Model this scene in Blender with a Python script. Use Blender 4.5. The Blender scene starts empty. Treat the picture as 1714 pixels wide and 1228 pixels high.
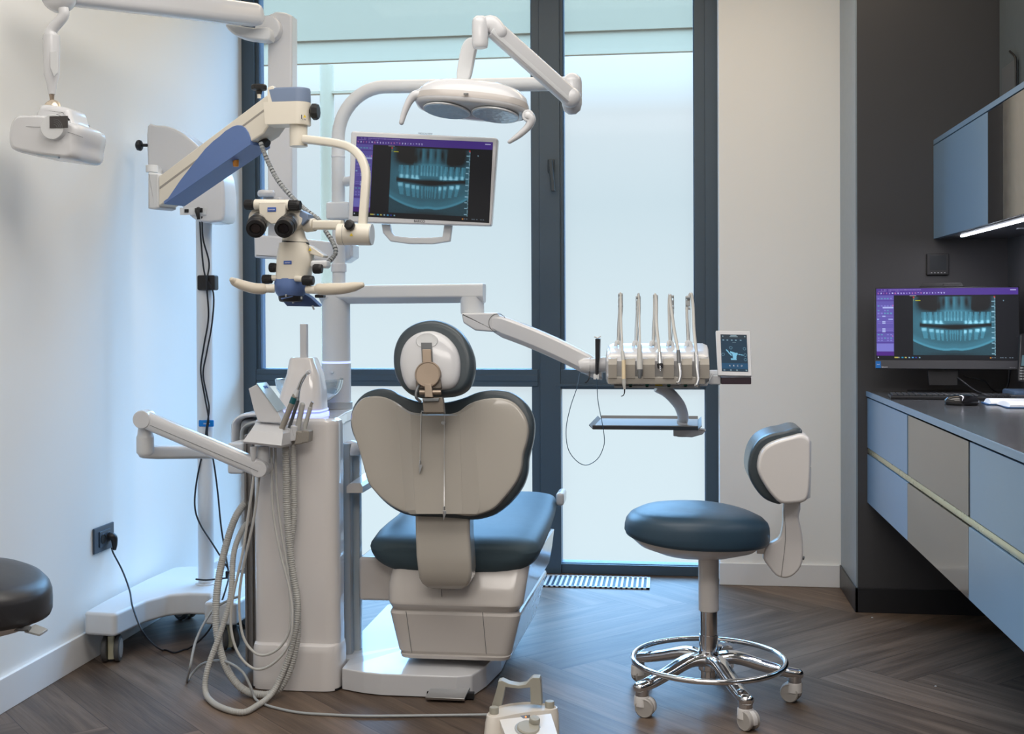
import bpy, bmesh, math, random
import numpy as np
from mathutils import Vector, Matrix

random.seed(7)
SC = bpy.context.scene
COL = SC.collection
R = math.radians

# ---------------------------------------------------------------- camera
FPX, YAW, PITCH, ROLL = 2000.0, R(7.49), R(0.5), R(-0.26)
SHIFT = -(614 - 524 - FPX * math.tan(PITCH))          # pixels
CAM = Vector((0, 0, 1.2))
cam_rot = (Matrix.Rotation(YAW, 3, 'Z') @ Matrix.Rotation(math.pi / 2 - PITCH, 3, 'X') @ Matrix.Rotation(ROLL, 3, 'Z'))
cd = bpy.data.cameras.new('camera')
cd.sensor_fit = 'HORIZONTAL'
cd.sensor_width = 36.0
cd.lens = FPX / 1714 * 36.0
cd.shift_y = SHIFT / 1714
cd.clip_start = 0.05
co = bpy.data.objects.new('camera', cd)
co.matrix_world = Matrix.Translation(CAM) @ cam_rot.to_4x4()
COL.objects.link(co)
SC.camera = co

SC.view_settings.view_transform = 'Standard'
SC.view_settings.look = 'None'
SC.view_settings.gamma = 1.0
SC.view_settings.exposure = 0.0
SC.view_settings.use_curve_mapping = False
SC.cycles.use_denoising = True
SC.cycles.max_bounces = 8
SC.cycles.diffuse_bounces = 4
SC.cycles.transparent_max_bounces = 16
SC.cycles.caustics_reflective = False
SC.cycles.caustics_refractive = False
SC.cycles.sample_clamp_indirect = 6.0

# ---------------------------------------------------------------- sky
world = bpy.data.worlds.new('sky')
SC.world = world
world.use_nodes = True
wn, wl = world.node_tree.nodes, world.node_tree.links
wn.clear()
wo = wn.new('ShaderNodeOutputWorld')
wb = wn.new('ShaderNodeBackground')
wt = wn.new('ShaderNodeTexCoord')
ws = wn.new('ShaderNodeSeparateXYZ')
wr = wn.new('ShaderNodeValToRGB')
wm = wn.new('ShaderNodeMapRange')
wm.inputs['From Min'].default_value = -0.5
wm.inputs['From Max'].default_value = 0.5
wl.new(wt.outputs['Generated'], ws.inputs[0])
wl.new(ws.outputs['Z'], wm.inputs['Value'])
wl.new(wm.outputs[0], wr.inputs[0])
e = wr.color_ramp.elements
e[0].position = 0.0
e[0].color = (0.085, 0.103, 0.118, 1)
e[1].position = 1.0
e[1].color = (0.60, 1.28, 2.26, 1)
for pos, c in ((0.46, (0.089, 0.100, 0.109, 1)), (0.59, (0.078, 0.092, 0.103, 1)), (0.665, (0.090, 0.101, 0.112, 1)), (0.71, (0.11, 0.15, 0.19, 1)), (0.80, (0.49, 1.04, 1.82, 1))):
    k = e.new(pos)
    k.color = c
wl.new(wr.outputs[0], wb.inputs['Color'])
wb.inputs['Strength'].default_value = 9.0
wl.new(wb.outputs[0], wo.inputs['Surface'])
world.cycles.sampling_method = 'MANUAL'
world.cycles.sample_map_resolution = 256


def area(name, loc, rot, sx, sy, power, color, portal=False, spread=None):
    l = bpy.data.lights.new(name, 'AREA')
    l.shape = 'RECTANGLE'
    l.size, l.size_y = sx, sy
    l.energy = power
    l.color = color
    if spread:
        l.spread = spread
    if portal:
        l.cycles.is_portal = True
    o = bpy.data.objects.new(name, l)
    o.location = loc
    o.rotation_euler = rot
    COL.objects.link(o)
    return o


area('window_portal', (-0.9, 5.62, 1.4), (R(-90), 0, 0), 2.3, 2.9, 1, (1, 1, 1), portal=True)
# recessed ceiling panels of the room, then an added lamp to brighten the wall tops
area('ceiling_lamp_near', (-0.3, 0.3, 2.88), (0, 0, 0), 2.0, 1.0, 56, (1.0, 0.94, 0.88))
area('ceiling_lamp_far', (-0.35, 2.7, 2.88), (0, 0, 0), 2.4, 1.4, 44, (1.0, 0.94, 0.87))
area('wall_top_fill', (-0.3, 4.55, 2.88), (0, 0, 0), 2.6, 0.3, 14, (1.0, 0.80, 0.56))

# ---------------------------------------------------------------- pixel to place


def ray(x, y):
    return cam_rot @ Vector(((x - 857) / FPX, -(y - 614) / FPX + SHIFT / FPX, -1.0))


def P(x, y, Y):
    d = ray(x, y)
    return CAM + d * (Y / d.y)


def PX(x, y, X):
    d = ray(x, y)
    return CAM + d * (X / d.x)


def PZ(x, y, z=0.0):
    d = ray(x, y)
    return CAM + d * ((z - CAM.z) / d.z)


def PP(x, y, p0, n):
    d = ray(x, y)
    return CAM + d * ((Vector(p0) - CAM).dot(n) / d.dot(n))


def Q(px, Y):
    return px * (Y * 1.0 + 0.08) / FPX


# ---------------------------------------------------------------- mesh helpers


def smooth(pts, k=6, closed=False):
    pts = [Vector(p) for p in pts]
    n = len(pts)
    out = []
    rng = n if closed else n - 1
    for i in range(rng):
        if closed:
            a, b, c, d = pts[(i - 1) % n], pts[i], pts[(i + 1) % n], pts[(i + 2) % n]
        else:
            b, c = pts[i], pts[i + 1]
            a = pts[i - 1] if i else b * 2 - c
            d = pts[i + 2] if i + 2 < n else c * 2 - b
        for j in range(k):
            t = j / k
            out.append(0.5 * ((2 * b) + (c - a) * t + (2 * a - 5 * b + 4 * c - d) * t * t + (3 * b - a - 3 * c + d) * t ** 3))
    if not closed:
        out.append(pts[-1].copy())
    return out


def rnd(pts, r, seg=5):
    """closed outline with its corners rounded; r a number or one per corner"""
    pts = [Vector(p) for p in pts]
    n = len(pts)
    out = []
    for i in range(n):
        ri = r[i] if isinstance(r, (list, tuple)) else r
        p, a, b = pts[i], pts[i - 1], pts[(i + 1) % n]
        if ri <= 0:
            out.append(p)
            continue
        da, db = (a - p), (b - p)
        la, lb = da.length, db.length
        da.normalize()
        db.normalize()
        ang = da.angle(db)
        if ang > 3.1:
            out.append(p)
            continue
        d = min(ri / math.tan(ang / 2), la * 0.49, lb * 0.49)
        A, B = p + da * d, p + db * d
        for j in range(seg + 1):
            t = j / seg
            out.append(A * (1 - t) ** 2 + p * 2 * t * (1 - t) + B * t * t)
    return out


def V2(l):
    return [Vector((a, b, 0)) for a, b in l]


def frames(pts, up=None):
    ts = []
    n = len(pts)
    for i in range(n):
        a = pts[max(i - 1, 0)]
        b = pts[min(i + 1, n - 1)]
        t = (b - a)
        t = t.normalized() if t.length > 1e-9 else (ts[-1] if ts else Vector((0, 0, 1)))
        ts.append(t)
    fr = []
    if up is None:
        u = Vector((0, 0, 1)) if abs(ts[0].z) < 0.9 else Vector((1, 0, 0))
    else:
        u = Vector(up)
    u = (u - ts[0] * u.dot(ts[0])).normalized()
    for i, t in enumerate(ts):
        if up is not None:
            w = Vector(up)
            w2 = w - t * w.dot(t)
            u = w2.normalized() if w2.length > 1e-4 else u
        else:
            u = (u - t * u.dot(t)).normalized()
        fr.append((t, t.cross(u).normalized(), u))
    return fr


class G:
    def __init__(s):
        s.bm = bmesh.new()

    def add(s, t):
        me = bpy.data.meshes.new('t')
        bmesh.ops.recalc_face_normals(t, faces=t.faces[:])
        t.to_mesh(me)
        s.bm.from_mesh(me)
        bpy.data.meshes.remove(me)
        t.free()
        return s

    def box(s, lo, hi, b=0.0, seg=2, M=None):
        t = bmesh.new()
        lo, hi = Vector(lo), Vector(hi)
        vs = [t.verts.new((x, y, z)) for x in (lo.x, hi.x) for y in (lo.y, hi.y) for z in (lo.z, hi.z)]
        for f in ((0, 1, 3, 2), (4, 6, 7, 5), (0, 4, 5, 1), (2, 3, 7, 6), (0, 2, 6, 4), (1, 5, 7, 3)):
            t.faces.new([vs[i] for i in f])
        if b:
            bmesh.ops.bevel(t, geom=t.edges[:], offset=b, segments=seg, profile=0.5, affect='EDGES', clamp_overlap=True)
        if M is not None:
            bmesh.ops.transform(t, matrix=M, verts=t.verts[:])
        return s.add(t)

    def cbox(s, c, size, b=0.0, seg=2, rot=None):
        h = Vector(size) / 2
        M = Matrix.Translation(Vector(c)) @ (rot.to_4x4() if rot is not None else Matrix.Identity(4))
        return s.box(-h, h, b, seg, M)

    def rings(s, rs, cap0=True, cap1=True, closed=True):
        t = bmesh.new()
        vr = [[t.verts.new(p) for p in r] for r in rs]
        n = len(vr[0])
        m = n if closed else n - 1
        for a, b in zip(vr, vr[1:]):
            for i in range(m):
                j = (i + 1) % n
                t.faces.new((a[i], a[j], b[j], b[i]))
        if cap0:
            t.faces.new(vr[0][::-1])
        if cap1:
            t.faces.new(vr[-1])
        return s.add(t)

    def tube(s, pts, r, n=12, k=0, up=None, wh=None, e=1.0, cap=True, roundend=False):
        """round tube, or wh=(w,h) half sizes for a flat bar (e<1 squarer)"""
        pts = [Vector(p) for p in pts]
        m0 = len(pts)
        if k:
            pts = smooth(pts, k)
        if isinstance(r, (list, tuple)):
            rr = [float(np.interp(i / (len(pts) - 1) * (m0 - 1), range(m0), r)) for i in range(len(pts))]
        else:
            rr = [r] * len(pts)
        fr = frames(pts, up)
        if roundend:
            p0, p1, f0, f1, r0, r1 = pts[0], pts[-1], fr[0], fr[-1], rr[0], rr[-1]
            w0 = (wh[1] if wh else 1.0)
            pre, post = [], []
            for a in (0, 25, 50, 70):
                c, d = math.sin(R(90 - a)), math.cos(R(90 - a))
                post.append((p1 + f1[0] * r1 * w0 * d, f1, r1 * c))
                pre.append((p0 - f0[0] * r0 * w0 * d, f0, r0 * c))
            pre = pre[::-1]
            allp = pre[:-1] + list(zip(pts, fr, rr)) + post[1:]
        else:
            allp = list(zip(pts, fr, rr))
        rs = []
        for p, (t, a, b), q in allp:
            ring = []
            for i in range(n):
                th = 2 * math.pi * (i + 0.5) / n
                c, d = math.cos(th), math.sin(th)
                if wh:
                    c = math.copysign(abs(c) ** e, c) * wh[0]
                    d = math.copysign(abs(d) ** e, d) * wh[1]
                ring.append(p + (a * c + b * d) * q)
            rs.append(ring)
        return s.rings(rs, cap, cap)

    def lathe(s, prof, o=(0, 0, 0), ax=(0, 0, 1), n=32, sx=1.0, cap=True):
        o, ax = Vector(o), Vector(ax).normalized()
        u = Vector((1, 0, 0)) if abs(ax.x) < 0.9 else Vector((0, 1, 0))
        u = (u - ax * u.dot(ax)).normalized()
        v = ax.cross(u)
        rs = []
        for r, h in prof:
            r = max(r, 1e-5)
            rs.append([o + ax * h + (u * math.cos(2 * math.pi * i / n) * sx + v * math.sin(2 * math.pi * i / n)) * r for i in range(n)])
        return s.rings(rs, cap, cap)

    def cyl(s, a, b, r, n=24, bev=0.0):
        a, b = Vector(a), Vector(b)
        L = (b - a).length
        bev = min(bev, L / 2.1, r * 0.9)
        if bev:
            pr = [(r - bev, 0), (r - bev * 0.3, bev * 0.3), (r, bev), (r, L - bev), (r - bev * 0.3, L - bev * 0.3), (r - bev, L)]
        else:
            pr = [(r, 0), (r, L)]
        return s.lathe(pr, a, b - a, n)

    def slab(s, pts, vec, b=0.0, seg=3, inset=None):
        """outline pushed along vec, rims rounded by b (both faces)"""
        pts = [Vector(p) for p in pts]
        vec = Vector(vec)
        L = vec.length
        nrm = vec.normalized()
        N = len(pts)
        area_n = Vector((0, 0, 0))
        for i in range(N):
            area_n += pts[i].cross(pts[(i + 1) % N])
        sg = 1 if area_n.dot(nrm) > 0 else -1
        ins = []
        for i in range(N):
            t1 = (pts[i] - pts[i - 1])
            t2 = (pts[(i + 1) % N] - pts[i])
            t1 = t1.normalized() if t1.length > 1e-9 else t2.normalized()
            t2 = t2.normalized() if t2.length > 1e-9 else t1
            n1, n2 = nrm.cross(t1) * sg, nrm.cross(t2) * sg
            m = (n1 + n2)
            m = m.normalized() if m.length > 1e-6 else n1
            c = max(m.dot(n1), 0.45)
            ins.append(m / c)
        if b <= 0:
            prof = [(0, 0), (0, L)]
        else:
            b = min(b, L / 2)
            prof = [(b * (1 - math.sin(a)), b * (1 - math.cos(a))) for a in [math.pi / 2 * j / seg for j in range(seg + 1)]]
            prof = prof + [(d, L - h) for d, h in prof[::-1]]
        rs = [[p + q * d + nrm * h for p, q in zip(pts, ins)] for d, h in prof]
        return s.rings(rs)

    def dome(s, pts, n, prof, c=None):
        """outline scaled about its centre: prof = [(scale, height along n)]"""
        pts = [Vector(p) for p in pts]
        c = Vector(c) if c is not None else sum(pts, Vector()) / len(pts)
        n = Vector(n).normalized()
        rs = [[c + (p - c) * sc + n * h for p in pts] for sc, h in prof]
        return s.rings(rs)

    def ball(s, c, r, sc=(1, 1, 1), n=24, M=None):
        t = bmesh.new()
        bmesh.ops.create_uvsphere(t, u_segments=n, v_segments=n // 2, radius=r)
        mm = Matrix.Translation(Vector(c)) @ (M.to_4x4() if M is not None else Matrix.Identity(4)) @ Matrix.Diagonal((*sc, 1))
        bmesh.ops.transform(t, matrix=mm, verts=t.verts[:])
        return s.add(t)

    def torus(s, c, Rr, r, ax=(0, 0, 1), n=64, m=12, arc=None):
        ax = Vector(ax).normalized()
        u = Vector((1, 0, 0)) if abs(ax.x) < 0.9 else Vector((0, 1, 0))
        u = (u - ax * u.dot(ax)).normalized()
        v = ax.cross(u)
        t = bmesh.new()
        rs = []
        for i in range(n):
            th = 2 * math.pi * i / n
            d = u * math.cos(th) + v * math.sin(th)
            rs.append([t.verts.new(Vector(c) + d * (Rr + r * math.cos(2 * math.pi * j / m)) + ax * r * math.sin(2 * math.pi * j / m)) for j in range(m)])
        for i in range(n):
            a, b = rs[i], rs[(i + 1) % n]
            for j in range(m):
                t.faces.new((a[j], a[(j + 1) % m], b[(j + 1) % m], b[j]))
        return s.add(t)

    def build(s, name, mat, parent=None, sharp=35, kind=None, label=None):
        bmesh.ops.remove_doubles(s.bm, verts=s.bm.verts[:], dist=1e-6)
        me = bpy.data.meshes.new(name)
        s.bm.to_mesh(me)
        s.bm.free()
        o = bpy.data.objects.new(name, me)
        COL.objects.link(o)
        me.materials.append(mat)
        me.shade_smooth()
        me.set_sharp_from_angle(angle=R(sharp))
        wn_ = o.modifiers.new('weighted_normals', 'WEIGHTED_NORMAL')
        wn_.keep_sharp = True
        wn_.weight = 80
        if parent is not None:
            root = parent
            while root.parent is not None:
                root = root.parent
            me.transform(ROOTM[root.name].inverted())
            o.parent = parent
        if kind:
            o['kind'] = kind
        if label:
            o['label'] = label
        return o


ROOTM = {}


def thing(name, label, cat, loc=(0, 0, 0), rz=0.0, group=None):
    o = bpy.data.objects.new(name, None)
    COL.objects.link(o)
    M = Matrix.Translation(Vector(loc)) @ Matrix.Rotation(rz, 4, 'Z')
    o.matrix_world = M
    ROOTM[o.name] = M.copy()
    o.empty_display_size = 0.05
    o['label'] = label
    o['category'] = cat
    if group:
        o['group'] = group
    return o


def tag(o, label, cat, group=None):
    o['label'] = label
    o['category'] = cat
    if group:
        o['group'] = group
    return o


def dup(root, loc, rz=0.0, label=None):
    def cp(o, par):
        c = o.copy()
        COL.objects.link(c)
        c.parent = par
        for ch in list(o.children):
            cp(ch, c)
        return c
    c = cp(root, None)
    c.matrix_world = Matrix.Translation(Vector(loc)) @ Matrix.Rotation(rz, 4, 'Z')
    ROOTM[c.name] = c.matrix_world.copy()
    if label:
        c['label'] = label
    return c


def text(s, size, mat, parent, p, right, up, name='lettering', align='CENTER', ext=0.0003, bold=0.0):
    cu = bpy.data.curves.new(name, 'FONT')
    cu.body = s
    cu.size = size
    cu.align_x = align
    cu.align_y = 'CENTER'
    cu.extrude = ext
    cu.offset = bold
    cu.materials.append(mat)
    o = bpy.data.objects.new(name, cu)
    COL.objects.link(o)
    r = Vector(right).normalized()
    u = Vector(up)
    u = (u - r * u.dot(r)).normalized()
    M = Matrix((r, u, r.cross(u))).transposed().to_4x4()
    M.translation = Vector(p)
    me = bpy.data.meshes.new_from_object(o.evaluated_get(bpy.context.evaluated_depsgraph_get()))
    bpy.data.objects.remove(o)
    me.transform(M)
    me.name = name
    if not me.materials:
        me.materials.append(mat)
    o = bpy.data.objects.new(name, me)
    COL.objects.link(o)
    if parent is not None:
        root = parent
        while root.parent is not None:
            root = root.parent
        me.transform(ROOTM[root.name].inverted())
        o.parent = parent
    return o


# ---------------------------------------------------------------- materials


def mat(name, c, rough=0.4, metal=0.0, coat=0.0, spec=0.5, noise=0.0, scale=30.0, bump=0.0, trans=0.0, ior=1.45, aniso=None):
    m = bpy.data.materials.new(name)
    m.use_nodes = True
    nt = m.node_tree
    b = nt.nodes['Principled BSDF']
    b.inputs['Base Color'].default_value = (*c, 1)
    b.inputs['Roughness'].default_value = rough
    b.inputs['Metallic'].default_value = metal
    b.inputs['Coat Weight'].default_value = coat
    b.inputs['Coat Roughness'].default_value = 0.08
    b.inputs['Specular IOR Level'].default_value = spec
    b.inputs['IOR'].default_value = ior
    b.inputs['Transmission Weight'].default_value = trans
    tc = nt.nodes.new('ShaderNodeTexCoord')
    nz = nt.nodes.new('ShaderNodeTexNoise')
    nz.inputs['Scale'].default_value = scale
    nz.inputs['Detail'].default_value = 3
    nt.links.new(tc.outputs['Object'], nz.inputs['Vector'])
    mr = nt.nodes.new('ShaderNodeMapRange')
    mr.inputs['To Min'].default_value = max(0.0, rough - 0.03)
    mr.inputs['To Max'].default_value = rough + 0.03
    nt.links.new(nz.outputs['Fac'], mr.inputs['Value'])
    nt.links.new(mr.outputs[0], b.inputs['Roughness'])
    if noise:
        mx = nt.nodes.new('ShaderNodeMix')
        mx.data_type = 'RGBA'
        mx.inputs['A'].default_value = (*[x * (1 - noise) for x in c], 1)
        mx.inputs['B'].default_value = (*[min(1, x * (1 + noise)) for x in c], 1)
        nt.links.new(nz.outputs['Fac'], mx.inputs['Factor'])
        nt.links.new(mx.outputs['Result'], b.inputs['Base Color'])
    if bump:
        bp = nt.nodes.new('ShaderNodeBump')
        bp.inputs['Strength'].default_value = bump
        bp.inputs['Distance'].default_value = 0.001
        nz2 = nt.nodes.new('ShaderNodeTexNoise')
        nz2.inputs['Scale'].default_value = scale * 12
        nt.links.new(tc.outputs['Object'], nz2.inputs['Vector'])
        nt.links.new(nz2.outputs['Fac'], bp.inputs['Height'])
        nt.links.new(bp.outputs[0], b.inputs['Normal'])
    return m


def emit(name, c, s):
    m = bpy.data.materials.new(name)
    m.use_nodes = True
    nt = m.node_tree
    nt.nodes.clear()
    o = nt.nodes.new('ShaderNodeOutputMaterial')
    e_ = nt.nodes.new('ShaderNodeEmission')
    e_.inputs[0].default_value = (*c, 1)
    e_.inputs[1].default_value = s
    nt.links.new(e_.outputs[0], o.inputs[0])
    return m


M_wall = mat('white_wall_paint', (0.85, 0.845, 0.82), 0.7, spec=0.2, bump=0.04, scale=20)
M_ceil = mat('ceiling_paint', (0.80, 0.79, 0.76), 0.8, spec=0.2)
M_base = mat('white_skirting', (0.78, 0.78, 0.78), 0.45, spec=0.4)
M_dark = mat('dark_grey_panel', (0.062, 0.062, 0.067), 0.5, spec=0.35, noise=0.05, scale=4)
M_frame = mat('anthracite_frame', (0.055, 0.082, 0.108), 0.42, spec=0.5)
M_gasket = mat('window_gasket', (0.02, 0.06, 0.12), 0.5)
M_white = mat('gloss_white_plastic', (0.64, 0.65, 0.675), 0.22, coat=0.35)
M_white2 = mat('satin_white_plastic', (0.66, 0.68, 0.70), 0.38)
M_tower = mat('gloss_tower_plastic', (0.74, 0.715, 0.705), 0.13, coat=0.6)
M_shell = mat('warm_white_shell', (0.40, 0.375, 0.335), 0.22, coat=0.4)
M_white_shaded = mat('shaded_white_plastic', (0.56, 0.53, 0.505), 0.2, coat=0.4)  # white plastic darkened to carry the shade on the chair bodies
M_beige = mat('ivory_paint', (0.74, 0.70, 0.61), 0.33)
M_blue = mat('blue_cover', (0.12, 0.20, 0.44), 0.4)
M_bluedk = mat('slate_blue_cap', (0.18, 0.24, 0.36), 0.4)
M_black = mat('black_rubber', (0.012, 0.012, 0.014), 0.45, bump=0.1)
M_blackg = mat('black_gloss', (0.01, 0.01, 0.012), 0.12, coat=0.5)
M_vinyl = mat('dark_vinyl', (0.045, 0.062, 0.075), 0.32, spec=0.55, bump=0.12, scale=40)
M_vinyl2 = mat('petrol_vinyl', (0.032, 0.064, 0.098), 0.40, spec=0.42, bump=0.12, scale=40)
M_vinyl3 = mat('charcoal_vinyl', (0.025, 0.025, 0.028), 0.36, spec=0.55, bump=0.12, scale=40)
M_chrome = mat('chrome', (0.75, 0.76, 0.78), 0.08, metal=1.0)
M_steel = mat('brushed_steel', (0.55, 0.56, 0.57), 0.3, metal=1.0)
M_bronze = mat('bronze_metal', (0.36, 0.29, 0.23), 0.38, metal=0.75)
M_brown = mat('brown_plastic', (0.16, 0.135, 0.11), 0.45)
M_hose = mat('grey_hose', (0.50, 0.50, 0.48), 0.45)
M_hosed = mat('grey_ribbed_hose', (0.45, 0.45, 0.43), 0.45)
M_grey = mat('grey_plastic', (0.36, 0.38, 0.39), 0.4)
M_greyd = mat('dark_grey_metal', (0.15, 0.16, 0.17), 0.35, metal=0.3)
M_taupe = mat('taupe_handpiece', (0.30, 0.28, 0.25), 0.4)
M_teal = mat('teal_band', (0.01, 0.11, 0.13), 0.35)
M_cable = mat('black_cable', (0.012, 0.014, 0.02), 0.4)
M_wheel = mat('grey_wheel', (0.42, 0.40, 0.38), 0.45)
M_tyre = mat('dark_tyre', (0.09, 0.09, 0.09), 0.5)
M_brand = mat('logo_blue', (0.03, 0.10, 0.42), 0.4)
M_print = mat('grey_print', (0.10, 0.10, 0.12), 0.5)
M_pwhite = mat('white_print', (0.8, 0.8, 0.85), 0.5)
M_yellow = mat('yellow_sticker', (0.75, 0.55, 0.03), 0.5)
M_amber = mat('amber_knob', (0.55, 0.22, 0.03), 0.35)
M_lensb = mat('dark_lens', (0.005, 0.006, 0.012), 0.05, coat=1.0)
M_paper = mat('white_paper', (0.80, 0.80, 0.82), 0.7)
M_bcover = mat('blue_book_cover', (0.02, 0.10, 0.26), 0.5)
M_green = mat('green_plastic', (0.01, 0.16, 0.13), 0.4)
M_glow = emit('blue_light_ring', (0.30, 0.36, 1.0), 2.6)
M_led = emit('led_strip', (0.85, 0.88, 1.0), 22)
M_orange = emit('orange_indicator', (1.0, 0.25, 0.05), 3.0)
# ================================================================ the setting
YW = 5.50      # window plane
YR = 5.34      # white wall beside the window
YD = 4.908     # dark panel wall
XL = -2.01
XP = 0.745     # left face of the dark pillar
XR = 1.32
XF = 0.781     # cabinet fronts
XU = 1.038     # upper cabinet fronts
ZC = 2.9


def struct(g, name, m, **k):
    return g.build(name, m, kind='structure', **k)


# herringbone floor: every board its own face, with grain coordinates and a tone
def floor_mesh():
    bm = bmesh.new()
    uvl = bm.loops.layers.uv.new('grain')
    cl = bm.loops.layers.float_color.new('tone')
    w, L = 0.1992, 1.1952
    U, W_ = Vector((1, 1, 0)).normalized(), Vector((-1, 1, 0)).normalized()
    O = Vector((0.479, 4.0, 0))
    rr = random.Random(3)

    def board(a, b, c, d, along):
        p = [O + U * a + W_ * c, O + U * b + W_ * c, O + U * b + W_ * d, O + U * a + W_ * d]
        if max(q.x for q in p) < XL - .3 or min(q.x for q in p) > 1.7 or max(q.y for q in p) < -1.7 or min(q.y for q in p) > 5.9:
            return
        f = bm.faces.new([bm.verts.new(q) for q in p])
        tone, ou, ov = rr.random(), rr.random() * 20, rr.random() * 20
        uv = [(0, 0), (1, 0), (1, 1), (0, 1)] if along == 'u' else [(0, 0), (0, 1), (1, 1), (1, 0)]
        for l, (s_, t_) in zip(f.loops, uv):
            l[uvl].uv = (s_, t_)
            l[cl] = (tone, ou, ov, 1)
    for j in range(-8, 6):
        for k in range(-30, 30):
            u0, v0 = j * L + k * w, j * L - k * w
            board(u0, u0 + L, v0, v0 + w, 'u')
            u1 = u0 + L
            board(u1, u1 + w, v0, v0 + L, 'v')
    for co_, no in (((XL - .02, 0, 0), (-1, 0, 0)), ((XR + .02, 0, 0), (1, 0, 0)), ((0, -1.6, 0), (0, -1, 0)), ((0, YW + .03, 0), (0, 1, 0))):
        bmesh.ops.bisect_plane(bm, geom=bm.verts[:] + bm.edges[:] + bm.faces[:], plane_co=co_, plane_no=no, clear_outer=True)
    me = bpy.data.meshes.new('floor')
    bm.to_mesh(me)
    bm.free()
    o = bpy.data.objects.new('floor', me)
    COL.objects.link(o)
    o['kind'] = 'structure'
    m = bpy.data.materials.new('herringbone_vinyl')
    m.use_nodes = True
    nt = m.node_tree
    N, Lk = nt.nodes, nt.links
    b = N['Principled BSDF']
    uv = N.new('ShaderNodeUVMap')
    uv.uv_map = 'grain'
    at = N.new('ShaderNodeVertexColor')
    at.layer_name = 'tone'
    sp = N.new('ShaderNodeSeparateColor')
    Lk.new(at.outputs['Color'], sp.inputs[0])
    off = N.new('ShaderNodeCombineXYZ')
    Lk.new(sp.outputs[1], off.inputs[0])
    Lk.new(sp.outputs[2], off.inputs[1])
    add = N.new('ShaderNodeVectorMath')
    add.operation = 'ADD'
    Lk.new(uv.outputs[0], add.inputs[0])
    Lk.new(off.outputs[0], add.inputs[1])
    mp = N.new('ShaderNodeMapping')
    mp.inputs['Scale'].default_value = (1.3, 2.6, 1)
    Lk.new(add.outputs[0], mp.inputs[0])
    n1 = N.new('ShaderNodeTexNoise')
    n1.inputs['Scale'].default_value = 1.3
    n1.inputs['Detail'].default_value = 8
    n1.inputs['Roughness'].default_value = 0.62
    n1.inputs['Distortion'].default_value = 0.4
    Lk.new(mp.outputs[0], n1.inputs['Vector'])
    mp2 = N.new('ShaderNodeMapping')
    mp2.inputs['Scale'].default_value = (3.5, 26.0, 1)
    Lk.new(add.outputs[0], mp2.inputs[0])
    n2 = N.new('ShaderNodeTexNoise')
    n2.inputs['Scale'].default_value = 1.6
    n2.inputs['Detail'].default_value = 4
    Lk.new(mp2.outputs[0], n2.inputs['Vector'])
    mixn = N.new('ShaderNodeMath')
    mixn.operation = 'MULTIPLY_ADD'
    Lk.new(n2.outputs[0], mixn.inputs[0])
    mixn.inputs[1].default_value = 0.26
    Lk.new(n1.outputs[0], mixn.inputs[2])
    tn = N.new('ShaderNodeMath')
    tn.operation = 'MULTIPLY_ADD'
    Lk.new(sp.outputs[0], tn.inputs[0])
    tn.inputs[1].default_value = 0.26
    Lk.new(mixn.outputs[0], tn.inputs[2])
    cr = N.new('ShaderNodeValToRGB')
    el = cr.color_ramp.elements
    el[0].position, el[0].color = 0.45, (0.054, 0.038, 0.029, 1)
    el[1].position, el[1].color = 1.0, (0.20, 0.145, 0.108, 1)
    q = el.new(0.72)
    q.color = (0.113, 0.081, 0.061, 1)
    Lk.new(tn.outputs[0], cr.inputs[0])
    # joints: dark thin line close to a board's rim
    su = N.new('ShaderNodeSeparateXYZ')
    Lk.new(uv.outputs[0], su.inputs[0])

    def edge(sock, wid):
        a = N.new('ShaderNodeMath')
        a.operation = 'PINGPONG'
        a.inputs[1].default_value = 0.5
        Lk.new(sock, a.inputs[0])
        c = N.new('ShaderNodeMath')
        c.operation = 'LESS_THAN'
        c.inputs[1].default_value = wid
        Lk.new(a.outputs[0], c.inputs[0])
        return c
    e1, e2 = edge(su.outputs[0], 0.0010), edge(su.outputs[1], 0.006)
    mxm = N.new('ShaderNodeMath')
    mxm.operation = 'MAXIMUM'
    Lk.new(e1.outputs[0], mxm.inputs[0])
    Lk.new(e2.outputs[0], mxm.inputs[1])
    jm = N.new('ShaderNodeMix')
    jm.data_type = 'RGBA'
    Lk.new(mxm.outputs[0], jm.inputs['Factor'])
    Lk.new(cr.outputs[0], jm.inputs['A'])
    jm.inputs['B'].default_value = (0.045, 0.033, 0.027, 1)
    Lk.new(jm.outputs['Result'], b.inputs['Base Color'])
    rr_ = N.new('ShaderNodeMapRange')
    rr_.inputs['To Min'].default_value = 0.50
    rr_.inputs['To Max'].default_value = 0.36
    Lk.new(n2.outputs[0], rr_.inputs['Value'])
    Lk.new(rr_.outputs[0], b.inputs['Roughness'])
    bp = N.new('ShaderNodeBump')
    bp.inputs['Strength'].default_value = 0.12
    bp.inputs['Distance'].default_value = 0.002
    Lk.new(n2.outputs[0], bp.inputs['Height'])
    Lk.new(bp.outputs[0], b.inputs['Normal'])
    b.inputs['Specular IOR Level'].default_value = 0.16
    me.materials.append(m)
    return o


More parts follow.
